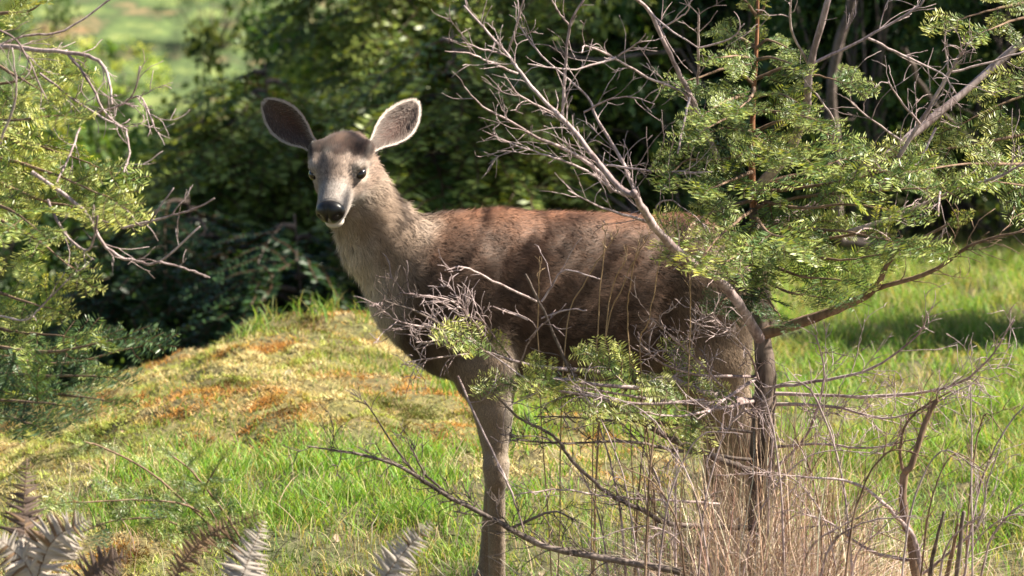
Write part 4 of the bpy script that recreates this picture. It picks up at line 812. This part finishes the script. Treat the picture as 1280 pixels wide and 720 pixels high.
# coat: colour, length and lie of the hair, from where it grows
def to_px(p):
    c, s = math.cos(PITCH), math.sin(PITCH); d = p[:, 1]*c-(p[:, 2]-HC)*s; b = p[:, 1]*s+(p[:, 2]-HC)*c
    return 640+p[:, 0]/d*FOC, 360-b/d*FOC
TAGS = {'body': (np.array([1, 0, -.42]), .026), 'chest': (np.array([.35, 0, -1.]), .026), 'shoulder': (np.array([.45, 0, -1.]), .024), 'leg': (np.array([.12, 0, -1.]), .0065), 'neck': (np.array([.62, .1, -1.]), .038),
        'thigh': (np.array([.35, 0, -1.]), .026), 'tail': (np.array([.2, 0, -1.]), .04), 'head': (-HF, .011), 'muzzle': (-HF, .005), 'jaw': (-HF+np.array([0, 0, -.3]), .010)}
def coat(p):
    n = len(p); wsum = np.zeros(n); dr = np.zeros((n, 3)); ln = np.zeros(n); wt = {}
    for a, b, ra, rb, sy, k, tg in PR:
        d_ = rcd(p, a, b, ra, rb, sy); w_ = np.exp(-np.clip(d_, -.03, 1)/.012)+1e-9; v, l = TAGS[tg]; wsum += w_; dr += w_[:, None]*v; ln += w_*l; wt[tg] = wt.get(tg, 0)+w_
    for t in wt: wt[t] = wt[t]/wsum
    dr /= wsum[:, None]; ln /= wsum
    px, py = to_px(p); q = p-HO; hf, hs, hu = q @ HF, q @ HS, q @ HU
    hw = wt['head']+wt['muzzle']+wt['jaw']
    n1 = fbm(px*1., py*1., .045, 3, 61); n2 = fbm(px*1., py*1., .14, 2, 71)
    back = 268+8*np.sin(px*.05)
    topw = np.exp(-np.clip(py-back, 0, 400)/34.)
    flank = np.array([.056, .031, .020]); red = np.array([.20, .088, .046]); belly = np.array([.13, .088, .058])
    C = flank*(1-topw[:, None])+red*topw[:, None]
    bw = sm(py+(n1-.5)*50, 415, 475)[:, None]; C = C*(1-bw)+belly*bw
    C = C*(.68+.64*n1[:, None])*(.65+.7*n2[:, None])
    legc = np.array([.38, .275, .195]); lw = (wt['leg']+.35*wt['thigh']+.2*wt['shoulder'])[:, None]; C = C*(1-lw)+legc*lw
    inn = (wt['leg']*sm(px, 622, 640)*(px < 700))[:, None]; C = C*(1-inn)+np.array([.5, .42, .35])*inn
    nk = wt['neck']+.75*wt['chest']; nk = nk*(1-sm(px+.45*(py-300)+(n1-.5)*60, 490, 590)); nk = np.clip(nk*1.3, 0, 1)[:, None]
    fr = sm((px-430)-.75*(py-300)+(n1-.5)*30, -30, 45)[:, None]
    neckc = np.array([.68, .59, .52])*(1-fr)+np.array([.30, .215, .16])*fr
    C = C*(1-nk)+neckc*nk*1.0
    # head
    face = np.array([.27, .20, .16])*(.6+.8*fbm(px, py, .35, 2, 77)[:, None])*np.ones((n, 3))
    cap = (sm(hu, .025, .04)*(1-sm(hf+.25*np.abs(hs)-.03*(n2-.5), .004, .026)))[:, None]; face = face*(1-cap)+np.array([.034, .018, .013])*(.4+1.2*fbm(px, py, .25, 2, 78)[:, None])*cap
    mz = (sm(hf, .06, .10))[:, None]; face = face*(1-mz)+np.array([.32, .275, .25])*mz
    chn = (sm(-hu, .035, .055)*sm(hf, -.02, .05))[:, None]; face = face*(1-chn)+np.array([.62, .55, .48])*chn
    lowf = (sm(-hu, .03, .07))[:, None]; face = face*(1-lowf*.6)+np.array([.5, .42, .35])*lowf*.6
    for s in (-1, 1):
        de = np.sqrt((hf-.027)**2+(hs-.067*s)**2+(hu-.018)**2); e = (1-sm(de, .016, .021))[:, None]; face = face*(1-e)+np.array([.05, .032, .025])*e
        ring = (sm(de, .019, .023)*(1-sm(de, .028, .038)))[:, None]; face = face*(1-ring*.6)+np.array([.5, .42, .36])*ring*.6
        de = np.sqrt((hf-.046)**2+(hs-.040*s)**2+(hu-.010)**2); e = (1-sm(de, .006, .014))[:, None]; face = face*(1-e*.55)+np.array([.07, .045, .035])*e*.55
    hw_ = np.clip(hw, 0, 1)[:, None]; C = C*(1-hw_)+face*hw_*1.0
    ft = (1-sm(p[:, 2]-terrain(p[:, 0], p[:, 1]), .03, .05))[:, None]
    return C, dr, ln, wt
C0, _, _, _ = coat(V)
hx = np.mean([h[0] for h in hoofs]); 
DEER = thing('deer', 'brown doe standing broadside with head turned to the camera and ears spread', 'deer', (hx, DD+.1, gh(hx, DD+.1)))
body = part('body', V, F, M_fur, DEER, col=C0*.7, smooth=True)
# fur
tri = np.concatenate([F[:, [0, 1, 2]], F[:, [0, 2, 3]]]); A3 = V[tri]; ar = np.linalg.norm(np.cross(A3[:, 1]-A3[:, 0], A3[:, 2]-A3[:, 0]), axis=1)/2
ctr = A3.mean(1); dens = np.where((ctr[:, 0] < P(480, 0, 12)[0]) & (ctr[:, 2] > P(400, 290, 12)[2]), 3.2, 1.0); dens = dens*np.where(VN[tri[:, 0], 1] > .45, .25, 1)
pr = ar*dens; pr /= pr.sum(); NF = 420000; ti = rng.choice(len(tri), NF, p=pr); r1 = np.sqrt(rng.random(NF)); r2 = rng.random(NF)
wgt = np.stack([1-r1, r1*(1-r2), r1*r2], 1)
p = (A3[ti]*wgt[..., None]).sum(1); nn = (VN[tri[ti]]*wgt[..., None]).sum(1); nn /= np.linalg.norm(nn, axis=1)[:, None]
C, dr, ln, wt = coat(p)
q = p-HO; hf, hs, hu = q @ HF, q @ HS, q @ HU
nosemask = ((hf-.150)/.034)**2+(hs/.036)**2+((hu+.010)/.038)**2 < 1
eyem = np.zeros(NF, bool)
for s in (-1, 1): eyem |= ((hf-.027)**2+(hs-.067*s)**2+(hu-.018)**2) < .0185**2
ok = ~(nosemask | eyem); p, nn, C, dr, ln = p[ok], nn[ok], C[ok], dr[ok], ln[ok]; n = len(p)
px, py = to_px(p)
cx = 2.3*(fbm(px, py, .11, 3, 81)-.5); cy = 2.3*(fbm(px, py, .11, 3, 91)-.5)
long_ = np.clip(ln/.03, 0, 1)[:, None]
dr = dr/np.linalg.norm(dr, axis=1)[:, None]
dr = dr+np.stack([cx*0-cy*.6, cx*.4, cx*2.2], 1)*long_*.8; dr = dr-nn*np.sum(dr*nn, 1)[:, None]; dr /= np.linalg.norm(dr, axis=1)[:, None]+1e-9
l = ln*(.55+.75*rng.random(n)); jit = rng.normal(0, .16, (n, 3)); lift = .30+.35*rng.random(n)
d1_ = dr+nn*lift[:, None]+jit; d1_ /= np.linalg.norm(d1_, axis=1)[:, None]; d2_ = dr+nn*(lift*.35)[:, None]+jit*1.6+np.array([0, 0, -.12]); d2_ /= np.linalg.norm(d2_, axis=1)[:, None]
sd = np.cross(d1_, nn+rng.normal(0, .25, (n, 3))); sd /= np.linalg.norm(sd, axis=1)[:, None]; wd = (.0009+.0006*np.clip(ln/.03, 0, 1))*(.7+.6*rng.random(n))
m_ = p+d1_*(l*.5)[:, None]; t_ = m_+d2_*(l*.5)[:, None]; wv = sd*(wd/2)[:, None]; p = p-nn*.002
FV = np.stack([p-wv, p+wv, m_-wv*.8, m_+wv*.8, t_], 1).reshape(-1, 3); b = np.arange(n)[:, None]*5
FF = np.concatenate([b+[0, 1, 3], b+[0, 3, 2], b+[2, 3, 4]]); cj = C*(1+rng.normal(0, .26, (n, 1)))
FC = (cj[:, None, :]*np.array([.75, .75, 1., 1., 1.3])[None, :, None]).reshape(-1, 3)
fN = np.repeat(nn+d2_*.25, 5, 0); fN /= np.linalg.norm(fN, axis=1)[:, None]
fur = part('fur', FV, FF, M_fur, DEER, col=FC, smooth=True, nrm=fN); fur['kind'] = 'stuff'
# eyes, nose, mouth
def ellipsoid(name, c, ax, rad, mat, nu=24, nv=16, fnc=None):
    V = []; 
    for i in range(nv+1):
        for j in range(nu):
            a = math.pi*i/nv; b = 2*math.pi*j/nu; v = np.array([math.cos(a), math.sin(a)*math.cos(b), math.sin(a)*math.sin(b)])
            q = v*np.array(rad); q = fnc(v, q) if fnc else q; V.append(c+ax[0]*q[0]+ax[1]*q[1]+ax[2]*q[2])
    F = [(i*nu+j, i*nu+(j+1) % nu, (i+1)*nu+(j+1) % nu, (i+1)*nu+j) for i in range(nv) for j in range(nu)]
    return part(name, V, F, mat, DEER, smooth=True)
for s in (-1, 1):
    ellipsoid('eye', H(.028, .0670*s, .018), (HF, HS, HU), (.0190, .0150, .0155), M_eye)
def nosef(v, q):
    # broad top, narrowing below, a groove down the middle and a hollow for each nostril
    q = q.copy(); q[1] *= 1-.22*max(0, -v[2]); q[0] -= .004*math.exp(-(v[1]/.12)**2)*(v[0] > 0)
    for s in (-1, 1):
        e = math.exp(-(((v[1]-.62*s)/.2)**2+((v[2]-.05)/.22)**2)); q[0] -= .009*e*(v[0] > -.2)
    return q
ellipsoid('nose', H(.150, 0, -.010), (HF, HS, HU), (.030, .0415, .035), M_nose, 48, 32, nosef)
ellipsoid('chin', H(.140, 0, -.055), (HF, HS, HU), (.024, .027, .016), simple('pale_chin', (.55, .48, .42), .8))
for f in hoofs:
    for k in (-1, 1):
        V = []; 
        for z_, r_, fx in ((0, .020, -.018), (.02, .018, -.012), (.045, .015, .0)):
            for j in range(12):
                a = 2*math.pi*j/12; V.append(f+[fx+math.cos(a)*r_*(1.5 if math.cos(a) < 0 else 1), k*.011+math.sin(a)*r_*.5, z_])
        F = [(i*12+j, i*12+(j+1) % 12, (i+1)*12+(j+1) % 12, (i+1)*12+j) for i in range(2) for j in range(12)]
        part('hoof', V, F, M_hoof, DEER, smooth=True)
# ears
def ear(base, tip, facing, side):
    ax = tip-base; L = np.linalg.norm(ax); ax /= L; nf = np.array(facing, float); nf -= ax*nf.dot(ax); nf /= np.linalg.norm(nf); sv = np.cross(ax, nf); sv /= np.linalg.norm(sv)
    if sv[0] < 0: sv = -sv
    nu, nv = 30, 21; us = np.linspace(0, 1, nu); vs = np.linspace(-1, 1, nv)
    prof = lambda t: np.interp(t, [0, .08, .2, .35, .5, .65, .8, .9, .96, 1], [.013, .014, .020, .036, .046, .048, .039, .026, .015, .002])
    def pt(t, v, off):
        w_ = prof(t); a = v*1.25; cup = np.interp(t, [0, .3, .7, 1], [1.2, .8, .5, .15])*w_
        x_ = w_*np.sin(a)/math.sin(1.25); y_ = -cup*(np.cos(a)-math.cos(1.25))/(1-math.cos(1.25))
        back = -.012*np.sin(t*math.pi)+off*1.0
        return base+np.multiply.outer(t*L, ax)+np.multiply.outer(x_+side*.006*np.sin(t*3), sv)+np.multiply.outer(y_+back, nf)
    V = []; C = []; nn_ = []
    for off in (.0, -.005):
        for t in us:
            for v in vs:
                V.append(pt(np.float64(t), v, off*(1-abs(v)**6)))
                if off == 0:
                    rim = sm(abs(v), .86, .99); rim = max(rim, sm(t, .95, .99)); cen = math.exp(-(((v+.1*side)/.42)**2+((t-.55)/.25)**2)); c = (np.array([.10, .06, .048])*(1-cen)+np.array([.10, .045, .035])*cen)*(1-rim)+np.array([.36, .30, .26])*rim
                    c = c*(1-.5*(1-sm(t, .0, .25)))+np.array([.4, .34, .3])*.5*(1-sm(t, 0, .25))
                else:
                    c = np.array([.17, .12, .09])
                C.append(c)
    G_ = np.arange(nu*nv).reshape(nu, nv); f1 = np.stack([G_[:-1, :-1], G_[:-1, 1:], G_[1:, 1:], G_[1:, :-1]], -1).reshape(-1, 4); f2 = f1[:, ::-1]+nu*nv
    ed = [(G_[i, 0], G_[i+1, 0], G_[i+1, 0]+nu*nv, G_[i, 0]+nu*nv) for i in range(nu-1)]+[(G_[i+1, -1], G_[i, -1], G_[i, -1]+nu*nv, G_[i+1, -1]+nu*nv) for i in range(nu-1)]
    V = np.array(V); C = np.array(C); e = part('ear', V, np.concatenate([f1, f2, np.array(ed)]), M_ear, DEER, col=C, smooth=True)
    # ear hair: pale fringe on the rim, long hairs inward, short coat behind
    n = 12000; t = rng.random(n)**.9; v = np.where(rng.random(n) < .55, np.sign(rng.random(n)-.5)*(1-.25*rng.random(n)**2), rng.uniform(-1, 1, n)); bk = rng.random(n) < .28
    P0 = np.array([pt(t[i], v[i], -.0055 if bk[i] else .0005) for i in range(n)])
    rim = np.clip(sm(np.abs(v), .84, .99)+sm(t, .95, 1), 0, 1)
    nrm_ = np.where(bk[:, None], -nf, nf)
    inw = -np.sign(v)[:, None]*sv
    dd = ax*.9+inw*(.7*(1-rim))[:, None]+nrm_*.35+rng.normal(0, .22, (n, 3))+np.where((rim > .5)[:, None], -inw*.35, 0); dd /= np.linalg.norm(dd, axis=1)[:, None]
    l = np.where(bk, .008, .010+.016*(1-t)*rng.random(n))*(.6+.6*rng.random(n)); l = np.where(rim > .6, .006+.006*rng.random(n), l)
    cen = np.exp(-(((v+.1*side)/.42)**2+((t-.55)/.25)**2))[:, None]; c = np.where(rim[:, None] > .45, np.array([.42, .35, .31]), np.array([.085, .058, .047])*(1-cen)+np.array([.07, .035, .026])*cen); lt = (rng.random(n) < .22)[:, None]; c = np.where(lt & (rim[:, None] <= .45), c*2.2, c)
    c = np.where(bk[:, None] & (rim[:, None] < .6), np.array([.18, .13, .10]), c)*(1+rng.normal(0, .15, (n, 1)))
    sdd = np.cross(dd, nrm_+rng.normal(0, .3, (n, 3))); sdd /= np.linalg.norm(sdd, axis=1)[:, None]; wv = sdd*.0005
    EV = np.stack([P0-wv, P0+wv, P0+dd*l[:, None]], 1).reshape(-1, 3); k = np.arange(n)[:, None]*3
    f = part('ear_hair', EV, k+[0, 1, 2], M_fur, e, col=np.repeat(c, 3, 0), smooth=True, nrm=np.repeat(nrm_+dd*.2, 3, 0)/1.1); f['kind'] = 'stuff'
M_ear = leafmat('ear_skin', .7, .12, .3, 0, (1.3, .75, .6))
ear(H(-.050, -.066, .026), D(331, 127, -.06), (-.3, -1, .1), -1)
ear(H(-.050, .068, .026), D(520, 127, -.0), (-.25, -1, .0), 1)
